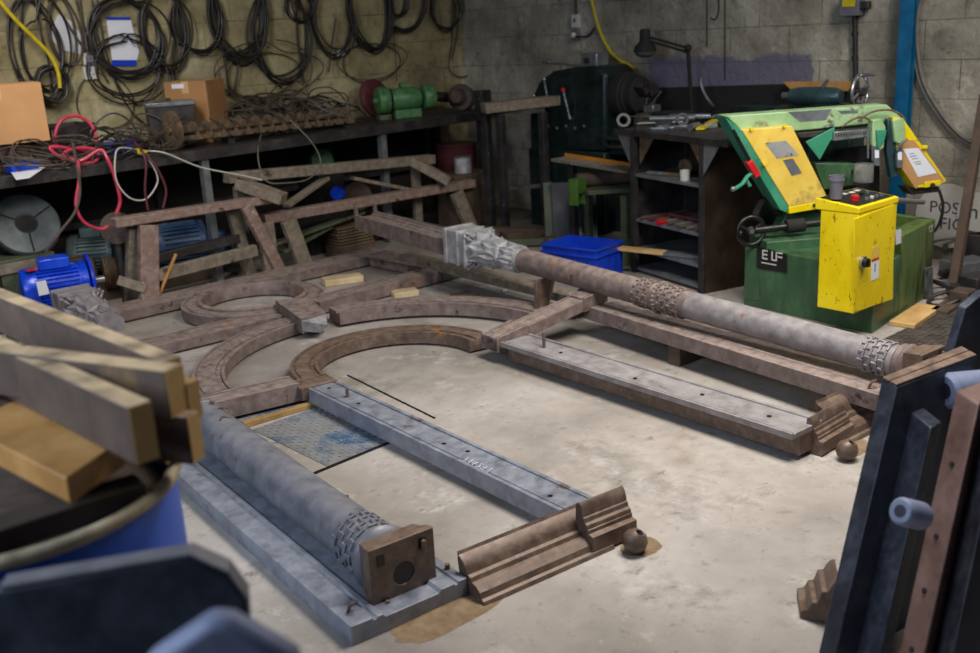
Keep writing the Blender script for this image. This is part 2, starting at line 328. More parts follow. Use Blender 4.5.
    sm=N.new('ShaderNodeMath');sm.operation='MULTIPLY_ADD';sm.inputs[1].default_value=-.6;L.new(br.outputs['Fac'],sm.inputs[0]);L.new(nb.outputs['Fac'],sm.inputs[2]);L.new(sm.outputs[0],bp.inputs['Height']);L.new(bp.outputs[0],b.inputs['Normal'])
    MATS[name]=m
wall_mat('wall_paint_yellow',(118,107,74),(164,152,112),(198,188,150),'X')
pa=atx(800,62,WX)
wall_mat('wall_paint_grey',(104,99,88),(147,141,126),(184,178,162),'Y',purple=(3.60,4.95,1.0,1.37))
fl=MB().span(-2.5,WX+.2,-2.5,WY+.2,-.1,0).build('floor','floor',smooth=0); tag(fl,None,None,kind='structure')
w=MB().span(-2.5,WX+.2,WY,WY+.2,0,3.6).build('wall_left','wall_paint_yellow',smooth=0); tag(w,None,None,kind='structure')
w=MB().span(WX,WX+.2,-2.5,WY,0,3.6).build('wall_right','wall_paint_grey',smooth=0); tag(w,None,None,kind='structure')
# light: daylight from the open front left, fluorescent tubes overhead, one wall lamp added
wd=bpy.data.worlds.new('world'); SC.world=wd; wd.use_nodes=True; wd.node_tree.nodes['Background'].inputs[0].default_value=(.55,.66,1,1); wd.node_tree.nodes['Background'].inputs[1].default_value=.055
def area(name,loc,aim,size,power,col,sy=None):
    l=bpy.data.lights.new(name,'AREA'); l.energy=power; l.color=col; l.size=size
    if sy: l.shape='RECTANGLE'; l.size_y=sy
    o=bpy.data.objects.new(name,l); COL.objects.link(o); o.location=loc; o.rotation_euler=(V(aim)-V(loc)).to_track_quat('-Z','Y').to_euler(); return o
def L_(o,spread): o.data.spread=math.radians(spread)
L_(area('overhead_light',(3.0,1.7,3.0),(2.9,2.6,0),1.0,80,(1,.95,.89),1.6),130)
L_(area('overhead_light',(1.6,4.7,2.7),(2.6,6.7,1.1),.4,19,(1,.95,.9),1.4),110)  # added lamp brightening the left wall, narrowed to keep the corner dark
L_(area('door_daylight',(-1.3,2.4,2.3),(2.2,2.8,0),1.8,58,(.66,.79,1),1.6),140)
L_(area('overhead_light',(4.7,1.2,2.9),(5.4,2.7,.7),.5,27,(1,.96,.9),1.4),115)
SC.view_settings.view_transform='Standard'; SC.view_settings.look='None'; SC.view_settings.gamma=1; SC.view_settings.exposure=0; SC.view_settings.use_curve_mapping=False
# chequer plates let into the floor
def chequer(name,label,pts,z,mt,step,lw,parent=None,grp=None):
    t=MB(); t.slab([V((p.x,p.y,z-.004)) for p in pts],Zv,.006)
    a,b,c,d=[V((p.x,p.y,z)) for p in pts]
    nu=int((b-a).length/step); nv=int((d-a).length/step)
    U=(b-a).normalized(); W=(d-a).normalized()
    for i in range(nu):
        for j in range(nv):
            u=(i+.5)/nu; v=(j+.5)/nv; p=(a*(1-u)+b*u)*(1-v)+(d*(1-u)+c*u)*v
            D=(U+W) if (i+j)%2 else (U-W); D.normalize(); S=V((-D.y,D.x,0))
            t.add([p-D*lw+Zv*.002,p+S*lw*.32+Zv*.005,p+D*lw+Zv*.002,p-S*lw*.32+Zv*.005],[(0,3,2,1)])
    return tag(t.build(name,mt,parent,smooth=0),label,'floor plate',grp)
chequer('chequer_plate','blue-stained steel chequer plate set in the floor beside the left pipe column',[V((2.02,3.06,0)),V((2.35,3.06,0)),V((2.37,3.62,0)),V((2.04,3.62,0))],.001,'chequer_steel',.022,.010)
chequer('chequer_plate','pale chequer plate strip under the short transom at the left end of the arch',[V((1.98,3.70,0)),V((2.37,3.69,0)),V((2.38,3.86,0)),V((2.0,3.88,0))],.001,'chequer_steel',.022,.010)
chequer('anti_slip_mat','dark grey ribbed anti-slip mat on the floor in front of the bandsaw',[V((4.35,1.62,0)),V((5.9,1.55,0)),V((5.9,2.06,0)),V((4.5,2.12,0))],.003,'mesh_dark',.032,.019)
tag(MB().beam((2.03,3.68,.012),(2.42,3.64,.012),.035,.022).build('timber_stick','timber_stick_mat',bevel=.002),'yellow-brown timber stick lying between the two chequer plates','timber')
g=MB().beam((1.80,3.04,.003),(2.45,3.05,.003),.012,.006).build('floor_joint','black',smooth=0); tag(g,'black gap line along the near edge of the chequer plate','floor gap')
g=MB().beam((2.72,3.86,.002),(2.61,3.10,.002),.008,.004).build('floor_crack','black',smooth=0); tag(g,'thin black cut line in the concrete beside the left jamb','floor crack')
# sawdust and grit on the floor
def grit(label,c,rx,ry,n,seed,mt='dust_pile'):
    random.seed(seed); t=MB()
    k=28; vs=[V(c)+V((0,0,.006))]
    ring=[]
    for q,h in ((.4,.0045),(.75,.002),(1,.0005)):
        for i in range(k):
            a=2*math.pi*i/k; j=1+.25*noise.noise(V((math.cos(a)*2,math.sin(a)*2,seed)))
            vs.append(V((c[0]+math.cos(a)*rx*q*j,c[1]+math.sin(a)*ry*q*j,h)))
    fs=[(0,1+i,1+(i+1)%k) for i in range(k)]
    for q in range(2):
        for i in range(k): fs.append((1+q*k+i,1+(q+1)*k+i,1+(q+1)*k+(i+1)%k,1+q*k+(i+1)%k))
    t.add(vs,fs)
    tag(t.build('rust_dust',mt),label,'dust',kind='stuff')
grit('patch of brown rust dust on the floor under the square column base',(1.66,1.96,0),.21,.085,0,3)
grit('small patch of orange-brown dust beside the left ball foot',(2.29,1.77,0),.07,.06,0,4)
grit('patch of orange-brown dust beside the right ball foot',(3.40,1.62,0),.09,.06,0,5)
# ------------------------------------------------------------------ cast-iron window frame laid out on the floor
def flat(p,z=None): return V((p.x,p.y,p.z if z is None else z))
def groove(w,h,r=.018,g=.010,d=.007):      # slab profile with a rim, a sunk panel and a bead
    return [(0,0),(w,0),(w,h),(w-r,h),(w-r,h-d),(w-r-g,h-d),(w-r-g,h-.002),(r+g,h-.002),(r+g,h-d),(r,h-d),(r,h),(0,h)]
def member(name,label,p0,p1,w,h,mt,prof=None,group=None,cat='iron frame piece'):
    p0=V(p0);p1=V(p1); a=(p1-p0).normalized(); sd=a.cross(Zv).normalized()
    t=MB().ext(prof or groove(w,h),p0,p1,side=sd)
    return t
def bolt(c,r,h,mt,parent,name='bolt'):
    MB().cyl(V(c)-Zv*.002,V(c)+Zv*h,r,10).build(name,mt,parent)
def hole(c,r,parent): MB().cyl(V(c)-Zv*.001,V(c)+Zv*.0012,r,12).build('bolt_hole','black',parent)
# --- pilasters
def pilaster(label,nl,nr,fl_,zb,zt,mt):
    nl=V((*nl,0));a=(V((*fl_,0))-nl).normalized(); sd=a.cross(Zv).normalized(); w=(V((*nr,0))-nl).dot(sd); h=zt-zb
    root=thing('iron_pilaster',label,'iron pilaster',(nl.x,nl.y,zb),'panelled pilasters under the pipe columns'); root['kind']='thing'
    pf=[(0,0),(w,0),(w,h),(w-.03,h),(w-.033,h-.008),(w-.042,h-.008),(w-.045,h-.002),(w-.09,h-.002),(w-.1,h-.012),(.11,h-.012),(.10,h-.002),(.085,h-.002),(.08,h-.008),(.072,h-.008),(.07,h),(0,h)]
    p0=V((nl.x,nl.y,zb)); p1=V((fl_[0],fl_[1],zb))
    MB().ext(pf,p0,p1,side=sd).build('panel',mt,root,bevel=.002)
    L=(p1-p0).length
    for t in (.04,.35,.7): bolt(p0+a*(L*t)+sd*(w-.015)+Zv*h,.008,.016,'iron_brown',root)
    MB().tube([p0+a*.07+sd*.03+Zv*h,p0+a*.06+sd*.035+Zv*(h+.025),p0+a*.05+sd*.05+Zv*(h+.035),p0+a*.075+sd*.055+Zv*(h+.022)],.005).build('wire_hook','iron_brown',root)
    return root
pilaster('wide grooved grey pilaster under the near left pipe column, long edge towards the drum',(1.36,2.03),(1.74,1.97),(1.64,3.99),.0,.06,'iron_bluegrey')
pilaster('wide pink-brown pilaster carrying the right pipe column, raised off the floor',(3.545,1.60),(3.90,1.54),(3.865,3.33),.10,.17,'iron_pink')
for y in (1.9,2.7): tag(MB().beam((3.58+.17*(y-1.6),y,.05),(3.95+.17*(y-1.6),y-.03,.05),.07,.0995).build('timber_packer','timber_brown',bevel=.003),'short timber packer holding the right pilaster up, %s'%('nearest the bandsaw' if y<2 else 'halfway along it'),'timber block')
# --- pipe columns
def leaf(t,o,a,rad,L,w,curl,th=.004):
    tv=a.cross(rad); vs=[];n=6
    for i in range(n+1):
        u=i/n; hw=w*(math.sin(math.pi*(.18+.8*u)))*.5; out=.004+curl*u*u*1.4; ax=L*u-(curl*.5*max(0,u-.75)*4)
        if i==n: hw*=.3
        for j,k in ((-1,.0),(-.5,.010),(0,.002),(.5,.010),(1,.0)):
            vs.append(o+a*ax+rad*(out+k)+tv*(hw*j))
    fs=[(i*5+j,i*5+j+1,(i+1)*5+j+1,(i+1)*5+j) for i in range(n) for j in range(4)]
    m=len(vs); back=[v-rad*th*1.8 for v in vs]
    fs2=[(a_+m,d+m,c+m,b+m) for a_,b,c,d in fs]
    edge=[]
    loop=[j for j in range(5)]+[i*5+4 for i in range(1,n+1)]+[n*5+j for j in range(3,-1,-1)]+[i*5 for i in range(n-1,0,-1)]
    for i in range(len(loop)): p,q=loop[i],loop[(i+1)%len(loop)]; edge.append((p,p+m,q+m,q))
    t.add(vs+back,fs+fs2+edge)
def ornament(t,o,a,X,Y,r,h0,h1,seed):
    random.seed(seed); n=12; rows=max(2,int((h1-h0)/.03))
    for i in range(n):
        for j in range(rows):
            w0=2*math.pi*(i+.5*(j%2))/n; rad=X*math.cos(w0)+Y*math.sin(w0); tv=a.cross(rad); c=o+a*(h0+(j+.5)*(h1-h0)/rows)+rad*(r+.001)
            t.box(c,(.010,.030,.012),(a,tv,rad)); t.box(c+tv*.012+a*.010,(.026,.009,.012),(a,tv,rad))
def capital(root,p0,a,X,Y,r,c0,mats,tail,cm):
    MB().lathe([(r,c0-.02),(r*1.2,c0-.012),(r*1.25,c0),(r*1.2,c0+.012),(r,c0+.02)],p0,a,32).build('necking',cm,root)
    MB().lathe([(r*1.02,c0-.17),(r*1.05,c0+.02),(r*1.08,c0+.12),(r*1.25,c0+.2),(r*1.5,c0+.26)],p0,a,32).build('bell',cm,root)
    t=MB()
    for row,(s0,LL,ww,cu,rr) in enumerate(((c0+.01,.12,.080,.020,r*1.04),(c0+.09,.13,.085,.026,r*1.12),(c0-.14,.12,.06,.004,r*1.0))):
        for i in range(8):
            w=2*math.pi*(i+.5*(row==1))/8; rad=X*math.cos(w)+Y*math.sin(w); leaf(t,p0+a*s0+rad*rr,a,rad,LL,ww,cu)
    t.build('acanthus_leaves',cm,root)
    for i in range(4):
        t=MB(); w=math.pi/4+math.pi/2*i; rad=X*math.cos(w)+Y*math.sin(w); tv=a.cross(rad)
        for s in (-1,1):
            c=p0+a*(c0+.235)+rad*(r*1.62)+tv*s*.012; pts=[]
            for k in range(14):
                q=k/13; ang=q*4*math.pi*.8; rr=.034*(1-q*.75); pts.append(c+rad*(math.cos(ang)*rr)+a*(math.sin(ang)*rr))
            t.tube(pts,.008,6,sub=2)
        t.build('volute',cm,root)
    A=(a,X,Y); t=MB(); 
    for h0,h1,w in ((.245,.262,.215),(.262,.32,.185),(.32,.34,.21),(.34,.43,.20),(.43,.46,.215)):
        t.box(p0+a*(c0+(h0+h1)/2),(h1-h0,w,w),A)
    t.build('abacus_block',cm,root,bevel=.003)
    # rail running on behind the capital
    e0=p0+a*(c0+.46)-Y*.02; e1=p0+a*(c0+tail-.0)-Y*.02
    prf=[(-.09,-.05),(.09,-.05),(.09,.05),(.075,.05),(.07,.04),(.045,.04),(.04,.03),(-.04,.03),(-.045,.04),(-.07,.04),(-.075,.05),(-.09,.05)]
    MB().ext(prf,e0,e1,side=X,up=Y if Y.z>0 else -Y).build('tail_rail','iron_pink' if mats[2]=='r' else 'iron_brown',root,bevel=.002)
    yy=Y if Y.z>0 else -Y
    for s in (-1,1): MB().beam(e1+X*s*.075+yy*.0-a*.0,e1+X*s*.075+yy*.11,.025,.02,a).build('end_lug','iron_pink',root,bevel=.002)
    for k in range(max(0,int((tail-.6)/.2)+1)) if tail>.6 else []: MB().cyl(e0+a*(.15+.2*k)-yy*.075+X*(-.091)+yy*.03,e0+a*(.15+.2*k)+X*(-.0935)-yy*.045,.008,8).build('bolt','iron_dark',root)
def pxt(p0,a,px):
    lo,hi=0,8
    for _ in range(50):
        m=(lo+hi)/2; v=p0+a*m-CAM; x=490+F*v.dot(RT)/v.dot(FW)
        if x>px: lo=m
        else: hi=m
    return lo
def column(label,p0,p1,r,mats,segs,L,plate,cap=True,tailpx=366):
    """p0: centre of the outer face of the square base plate; p1: another point on the axis"""
    p0=V(p0);a=(V(p1)-p0).normalized(); X,Y=frame(a); L=pxt(p0,a,L); segs=[(pxt(p0,a,q),m_) for q,m_ in segs]; mats=mats[:3]+(tuple(pxt(p0,a,q) for q in mats[3]),); tail=pxt(p0,a,tailpx)-L
    root=thing('pipe_column',label,'iron column',(p0.x,p0.y,p0.z-plate/2),'round pipe columns with square base plates'); root['kind']='thing'
    t=MB(); hp=plate/2
    # plate as a frame round the hole
    n=24; vs=[];fs=[]
    for d in (0,.022):
        for i in range(n):
            w=2*math.pi*i/n; vs.append(p0+a*d+(X*math.cos(w)+Y*math.sin(w))*.036)
        for i in range(n):
            w=2*math.pi*i/n; q=1/max(abs(math.cos(w)),abs(math.sin(w))); vs.append(p0+a*d+(X*math.cos(w)+Y*math.sin(w))*hp*q)
    for i in range(n):
        k=(i+1)%n
        fs+=[(i,k,n+k,n+i),(2*n+i,3*n+i,3*n+k,2*n+k),(i,2*n+i,2*n+k,k),(n+i,n+k,3*n+k,3*n+i)]
    t.add(vs,fs); t.build('base_plate',mats[0],root,bevel=.002)
    b=MB(); b.lathe([(hp*.97,.022),(hp*.97,.03),(hp*.9,.05),(hp*.84,.085)],p0,a,32,sq=1)
    b.build('plinth',mats[0],root,smooth=30)
    MB().lathe([(.0355,.004),(.0355,.021)],p0,a,24).build('bore','black',root)
    for sx,sy in ((-.62,.68),(.62,-.68),(.66,.62),(-.66,-.66)):
        c=p0+X*(sx*hp)+Y*(sy*hp)
        MB().box(c-a*.0008,(.002,.024,.032),(a,X,Y)).build('slot','black',root)
    for sx,sy in ((-.60,.62),(.62,-.70)):
        c=p0+X*(sx*hp)+Y*(sy*hp); MB().beam(c-a*.012+Y*.02,c-a*.012-Y*.02,.012,.012).build('clamp_bolt','iron_brown',root,bevel=.003)
    rg=MB().lathe([(r*1.02,.080),(r*1.16,.086),(r*1.26,.097),(r*1.16,.108),(r*1.08,.112),(r*1.14,.118),(r*1.18,.126),(r*1.1,.134),(r,.138)],p0,a,36)
    rg.build('torus_ring',mats[1],root)
    h=.13
    for (h1,mt) in segs:
        MB().lathe([(r,h),(r,h1)],p0,a,40).build('shaft',mt,root); h=h1
    # ornament near the base and round the collar
    t=MB(); ornament(t,p0,a,X,Y,r,.15,.27,4); t.build('relief_band',segs[0][1],root,bevel=.0015)
    for s0 in mats[3]:
        t=MB(); ornament(t,p0,a,X,Y,r,s0-.16,s0-.03,5); t.build('relief_band','iron_pink',root,bevel=.0015); t=MB(); ornament(t,p0,a,X,Y,r,s0+.03,s0+.14,6); t.build('relief_band','iron_pink',root,bevel=.0015)
        t=MB()
        for i in range(22):
            w=2*math.pi*i/22; t.ball(p0+a*s0+(X*math.cos(w)+Y*math.sin(w))*(r+.004),.013,8)
        t.build('bead_collar','iron_pink',root)
    if cap: capital(root,p0,a,X,Y,r,L,mats,tail,'iron_pale')
    return root,p0,a
A0=at(404,573,.112); A1=at(207,424,.125)
dL=A1-A0
LC,lp,la=column('near left grey iron pipe column with square holed base plate',A0,A0+dL,.083,('iron_brown','iron_pipe','l',()),((203,'iron_pipe'),),203,.215,cap=False)
e=lp+la*pxt(lp,la,203); X_,Y_=frame(la)
MB().lathe([(.084,-.02),(.090,-.015),(.090,0),(.078,.004),(.06,.004)],e,la,32).build('end_collar','iron_pipe',LC)
for w in (.5,1.2,1.9,2.6): MB().cyl(e-la*.05+(X_*math.cos(w)+Y_*math.sin(w))*.078,e-la*.05+(X_*math.cos(w)+Y_*math.sin(w))*.096,.009,10).build('bolt','iron_brown',LC)
for u_,w_ in ((.25,1.35),(.12,1.9)):
    c=e-la*u_; d1=X_*math.cos(w_)+Y_*math.sin(w_); d2=X_*math.cos(w_+.5)+Y_*math.sin(w_+.5); MB().tube([c+d1*.085,c+(d1+d2).normalized()*.087+la*.02,c+d2*.085],.004,6).build('wire_bit','iron_brown',LC)
P_=at(100,320,.19); a_=(at(46,291,.19)-P_); a_.z=.0; a_.normalize(); X_,Y_=frame(a_)
ct=thing('carved_capital','carved grey capital with its rail end, lying below the bright blue motor','carved capital',(P_.x,P_.y,.02)); ct['kind']='thing'
capital(ct,P_,a_,X_,Y_,.07,0,('','','l'),.475,'iron_grey')
tag(MB().box((P_+a_*.33)*1.0-Zv*(P_.z-.04),(.16,.22,.079)).build('timber_block','timber_brown',bevel=.004),'dark block under the carved grey capital','timber block')
B0=at(932,371,.240); B1=at(512,257,.315)
RC,rp,ra=column('long pink and grey pipe column with carved pale capital, far right of the frame',B0,B1,.066,('iron_brown','iron_pink','r',(662,)),((692,'iron_grey'),(524,'iron_pink')),505,.165)
# carrying timbers of the right column
u0_=at(425,262,.0); u1_=at(598,304,.0)
tag(MB().beam(V((4.30,5.3,.10)),V((4.14,3.50,.10)),.12,.05,V((1,0,0))).build('support_plank','timber_old',bevel=.003),'long plank lying under the far half of the pink pipe column','timber plank')
for y,lb in ((5.1,'far block under the long plank below the capital'),(3.65,'near block under the long plank below the pink column')):
    xx=4.14+.16*(y-3.5)/1.8; tag(MB().span(xx-.08,xx+.08,y-.06,y+.06,0,.0755).build('timber_block','timber_brown',bevel=.003),lb,'timber block')
s=onp(531,275,V((4.1,3.95,0)),FW); 
c=rp+ra*2.25
t=MB(); t.slab([V((c.x-.10,c.y-.02,.0)),V((c.x-.06,c.y-.03,.0)),V((c.x+.02,c.y-.02,.12)),V((c.x+.07,c.y-.02,c.z-.075)),V((c.x-.09,c.y-.02,c.z-.06))],V((0,1,0)),.02)
tag(t.build('strut_plate','iron_brown',bevel=.002),'rusty tapered strut plate propping the pink pipe column','strut plate')
# --- jambs
def jamb(label,a0,b0,w,zb,zt,mt,prof,bolts,holes,grp,web=None):
    a0=V((a0[0],a0[1],zb)); b0=V((b0[0],b0[1],zb)); d=(b0-a0).normalized(); sd=d.cross(Zv); 
    root=thing('iron_jamb',label,'iron jamb',a0)
    MB().ext(prof,a0,b0,side=sd).build('bar',mt,root,bevel=.0015)
    if web: o=MB().ext(web,a0,b0,side=sd).build('web','iron_brown',root); o['label']='brown sunken web, darkened for the shade under its lip'  # web browner than the bar, recess shade put into its colour
    L=(b0-a0).length
    for u,v,h in bolts: bolt(a0+d*(L*u)+sd*v+Zv*(zt-zb),.008,h,'iron_brown',root)
    for u,v in holes: hole(a0+d*(L*u)+sd*v+Zv*(zt-zb-.002),.009,root)
    return root,a0,d,sd,L
jl,ja,jd,js,jL=jamb('long grey jamb on the left of the open arch, scrawled with chalk',(2.18,1.94),(2.358,3.675),.145,.02,.088,'iron_bluegrey',groove(.145,.068,.016,.008),[(.86,.07,.035)],[(.80,.06),(.1,.05),(.03,.1),(.45,.06),(.38,.08),(.95,.07)],None)
def scrawl(root,pos,right,up,h,name,seed,n=7):
    random.seed(seed); t=MB(); x=0; Nn=V(right).normalized().cross(V(up).normalized()).normalized()
    if Nn.z<0:Nn=-Nn
    for i in range(n):
        # digit-like strokes
        kind=i%4; g={0:[(0,1),(.6,1),(.5,.5),(0,.5),(.5,.3),(.4,0),(0,.05)],1:[(0,1),(.6,1),(.25,0)],2:[(.5,1),(0,.4),(.6,.4),(.4,.7),(.4,0)],3:[(.1,.8),(.5,1),(.5,.6),(0,0),(.6,.05)]}[kind]
        pts=[pos+right*(x+u*h)+up*(v*h+rnd(-.1,.1)*h)+Nn*.0015 for u,v in g]; t.tube(pts,.0014,4,sub=1); x+=h*.85
    t.build(name,'chalk',root,smooth=0)
scrawl(jl,ja+jd*.62+js*.045+Zv*.0675,jd*-1,js*-1,.032,'chalk_number',2,6)
p1=[(.19,.075),(.19,.10),(.176,.10),(.174,.092),(.162,.092),(.16,.096),(.026,.096),(.024,.092),(.014,.092),(.012,.10),(0,.10),(0,.075)]
jamb('long brown flanged jamb on the right of the open arch',(3.12,1.72),(3.275,3.36),.19,.02,.12,'iron_grey',p1,[(.87,.09,.07)],[(.8,.09),(.1,.09),(.5,.06),(.3,.1)],None,web=[(.045,0),(.15,0),(.15,.0755),(.045,.0755)])
# --- arches
def ringprof(ri,ro,z0,z1,r=.016,g=.008,d=.006):
    return [(ri,z0),(ro,z0),(ro,z1),(ro-r,z1),(ro-r,z1-d),(ro-r-g,z1-d),(ro-r-g,z1-.001),(ri+r+g+.02,z1-.001),(ri+r+g+.02,z1-d*1.6),(ri+r,z1-d*1.6),(ri+r,z1),(ri,z1)]
R=math.radians
KX=1.0167
def archseg(label,c,ri,ro,z0,z1,a0,a1,mt):
    c=(c[0]*KX,c[1]*KX); ri*=KX; ro*=KX; z1-=.025; z0-=.008
    return tag(MB().arc((c[0],c[1],0),ringprof(ri,ro,z0,z1),R(a0),R(a1),36).build('arch_segment',mt,bevel=.001),label,'iron arch')
archseg('outer arch segment left of the keystone, dull brown',(2.93,3.73),.815,.965,.02,.10,87,167,'iron_pink')
archseg('outer arch segment right of the keystone with pale paint left inside',(2.945,3.70),.80,.955,.025,.115,-7,76,'iron_pink')
archseg('smaller inner half-round arch over the open floor',(2.88,3.65),.385,.515,.02,.10,-14,171,'iron_brown')
# keystone
q=[at(275,300,.125),at(309,297,.125),at(326,312,.125),at(301,319,.125)]
ks=thing('keystone','tapered keystone block with a pale pointed tip, at the top of the arches','keystone',V((q[0].x,q[3].y,.02)))
MB().slab(q,-Zv,.085).build('block','iron_pink',ks,bevel=.002)
qq=[at(277,301,.132),at(307,298,.132),at(310,302,.132),at(281,305,.132)]
MB().slab(qq,-Zv,.009).build('cap_strip','iron_pink',ks,bevel=.001)
f0,f1=q[3],q[2]; md=(f0+f1)/2; out=V((f1.y-f0.y,-(f1.x-f0.x),0)).normalized()
t=MB(); t.add([f0+V((0,0,-.01)),f1+V((0,0,-.01)),md+out*.12+V((0,0,-.03)),f0+V((0,0,-.07)),f1+V((0,0,-.07)),md+out*.05+V((0,0,-.09))],[(0,1,2),(3,5,4),(0,2,5,3),(1,4,5,2),(0,3,4,1)])
o=t.build('pointed_tip','iron_pale',ks,bevel=.002); o['label']='pale bare-metal tip'
# oculus ring
t=thing('round_window_ring','round iron window ring lying between the two long rails','iron ring',(3.12,5.33,.012))
MB().arc((3.12,5.33,0),[(.325,.012),(.425,.012),(.425,.075),(.410,.075),(.405,.068),(.395,.068),(.390,.075),(.36,.075),(.325,.075)],0,2*math.pi,72,True).build('outer_band','iron_pink',t)
MB().arc((3.12,5.33,0),[(.30,.012),(.330,.012),(.330,.088),(.32,.095),(.307,.095),(.30,.086)],0,2*math.pi,72,True).build('inner_lip','iron_pink',t)
# long rails and the end piece
def rail(name,label,p0,p1,w,z0,z1,mt):
    p0=(p0[0]*KX,p0[1]*KX);p1=(p1[0]*KX,p1[1]*KX); z1-=.025; z0=.012
    p0=V((p0[0],p0[1],z0));p1=V((p1[0],p1[1],z0)); d=(p1-p0).normalized()
    o=MB().ext(groove(w,z1-z0,.02,.012,.008),p0,p1,side=d.cross(Zv)).build(name,mt,bevel=.0015); return tag(o,label,'iron rail')
rail('iron_rail','longest iron rail, behind the round ring, nearest the sawhorses',(1.85,5.87),(4.375,5.735),.215,.02,.10,'iron_pink')
rail('iron_rail','iron rail in front of the round ring, left of the keystone',(1.75,5.05),(2.985,4.945),.19,.02,.095,'iron_pink')
rail('iron_rail','iron rail running right from the keystone to the end piece',(3.225,4.925),(4.15,4.90),.15,.025,.11,'iron_pink')
rail('iron_end_rail','short cross rail closing the far right end of the two long rails',(4.16,5.51),(4.16,4.75),-.17,.02,.115,'iron_pink')
# transoms
a=V((1.965,3.925,.02)); b=V((2.375,3.83,.02))
t=thing('iron_transom','short brown transom between the left arch foot and the left jamb','iron transom',a)
MB().ext(groove(.145,.085,.014,.008),a,b).build('bar','iron_pink',t,bevel=.0015) if False else MB().ext(groove(.13,.085,.014,.008),a,b,side=(b-a).normalized().cross(Zv)).build('bar','iron_pink',t,bevel=.0015)
t=MB().ext(groove(.13,.06,.014,.008),V((2.35,3.785,.03+.005)),V((2.52,3.75,.03+.005)),side=(V((.2,-.04,0))).normalized().cross(Zv)).build('spring_block','iron_brown',bevel=.002)
tag(t,'small square iron block where the inner arch meets the left jamb','iron block')
a=at(489,338,.125)-Zv*.06; b=at(596,289,.235)-Zv*.06; t=thing('iron_transom','panelled transom leaning from the inner arch up to the pink pipe column','iron transom',V((a.x,a.y,.02)))
d=(b-a).normalized(); sd=V((d.y,-d.x,0)).normalized(); w=.12; a-=sd*w/2; b-=sd*w/2
MB().ext(groove(w,.06,.012,.008,.006),a,b,side=sd).build('bar','iron_pink',t,bevel=.0015)
for e,f in ((0.0,.27),(.80,1.03)):
    q0,q1=a.lerp(b,e)-sd*.008-Zv*.003,a.lerp(b,f)-sd*.008-Zv*.003
    MB().ext(groove(w+.016,.074,.018,.010),q0,q1,side=sd).build('end_panel','iron_pink',t,bevel=.002)
# sills, caps and ball feet
SP=[(0,0),(.006,.012),(.016,.016),(.022,.034),(.040,.048),(.060,.052),(.066,.064),(.078,.068),(.086,.084),(.100,.102),(.122,.115),(.128,.124),(.128,.10),(.120,.0)]
def sill(label,f0,f1,sc=1):
    f0=V(f0);f1=V(f1); d=(f1-f0).normalized(); back=Zv.cross(d)
    root=thing('sill_moulding',label,'iron moulding',f0)
    MB().ext([(x*sc,y*sc) for x,y in SP],f0,f1,side=back).build('moulding','iron_brown',root,smooth=25)
    return root
def footcap(label,b0,b1,front,ballc,br,zt):
    b0=V(b0);b1=V(b1);d=(b1-b0).normalized(); fr=d.cross(Zv); L=(V(front)-b0).dot(fr)
    root=thing('corner_cap',label,'corner cap',V((b0.x,b0.y,0)))
    k=L; P=[(0,0),(0,zt*.75),(.05*k,zt*.95),(.2*k,zt),(.34*k,zt*.93),(.42*k,zt*.8),(.44*k,zt*.72),(.50*k,zt*.70),(.54*k,zt*.62),(.66*k,zt*.58),(.70*k,zt*.5),(.74*k,zt*.50),(.76*k,zt*.42),(1.0*k,zt*.40),(1.0*k,zt*.06),(.9*k,0)]
    MB().ext(P,V((b0.x,b0.y,.0)),V((b1.x,b1.y,.0)),side=fr).build('cap','iron_brown',root,bevel=.003,smooth=30)
    MB().lathe([(br*.1,-br),(br*.6,-br*.8),(br*.92,-br*.4),(br,0),(br*.92,br*.4),(br*.68,br*.74),(br*.4,br*.92),(br*.3,br*.9),(br*.26,br*.7)],ballc,V((.15,-.5,1)).normalized(),24).build('ball_foot','iron_brown',root)
    c=V(ballc)+V((.15,-.5,1)).normalized()*br*.72; MB().cyl(c,c+V((.15,-.5,1)).normalized()*.002,br*.27,14).build('ball_bore','black',root)
sill('stepped sill moulding lying left of the near ball foot',at(485,607),at(615,549),1.0)
footcap('near corner cap with a small ball foot, at the end of the chalked jamb',flat(at(575,502,.155)),flat(at(619,485,.155)),at(618,546),at(635,541,.040),.040,.16)
sill('stepped sill moulding lying right of the far ball foot, half behind dark leaning iron',at(848,446),at(935,402),1.15)
footcap('far corner cap with a small ball foot, at the end of the brown flanged jamb',flat(at(806,420,.13)),flat(at(838,402,.13)),at(828,454),at(847,450,.040),.040,.145)
# packing blocks under the frame
for px,py,z,s,lb in ((343,283,.05,(.26,.12,.045),'pale wooden block lying inside the far end of the frame'),(405,296,.03,(.16,.10,.038),'pale wooden block half under the right rail'),(462,299,.03,(.12,.1,.035),'brown wooden block behind the right arch segment')):
    p=at(px,py,0); tag(MB().box((p.x,p.y,s[2]/2),s,(V((.9,-.4,0)).normalized(),V((.4,.9,0)).normalized(),Zv)).build('wooden_block','timber_block' if 'pale' in lb else 'timber_brown',bevel=.006),lb,'wooden block')
p=at(505,292,0); tag(MB().ball((p.x,p.y,.012),.016,10,(1.2,1,.7)).build('pebble','plastic_white'),'small white lump lying on the floor behind the right arch','lump')
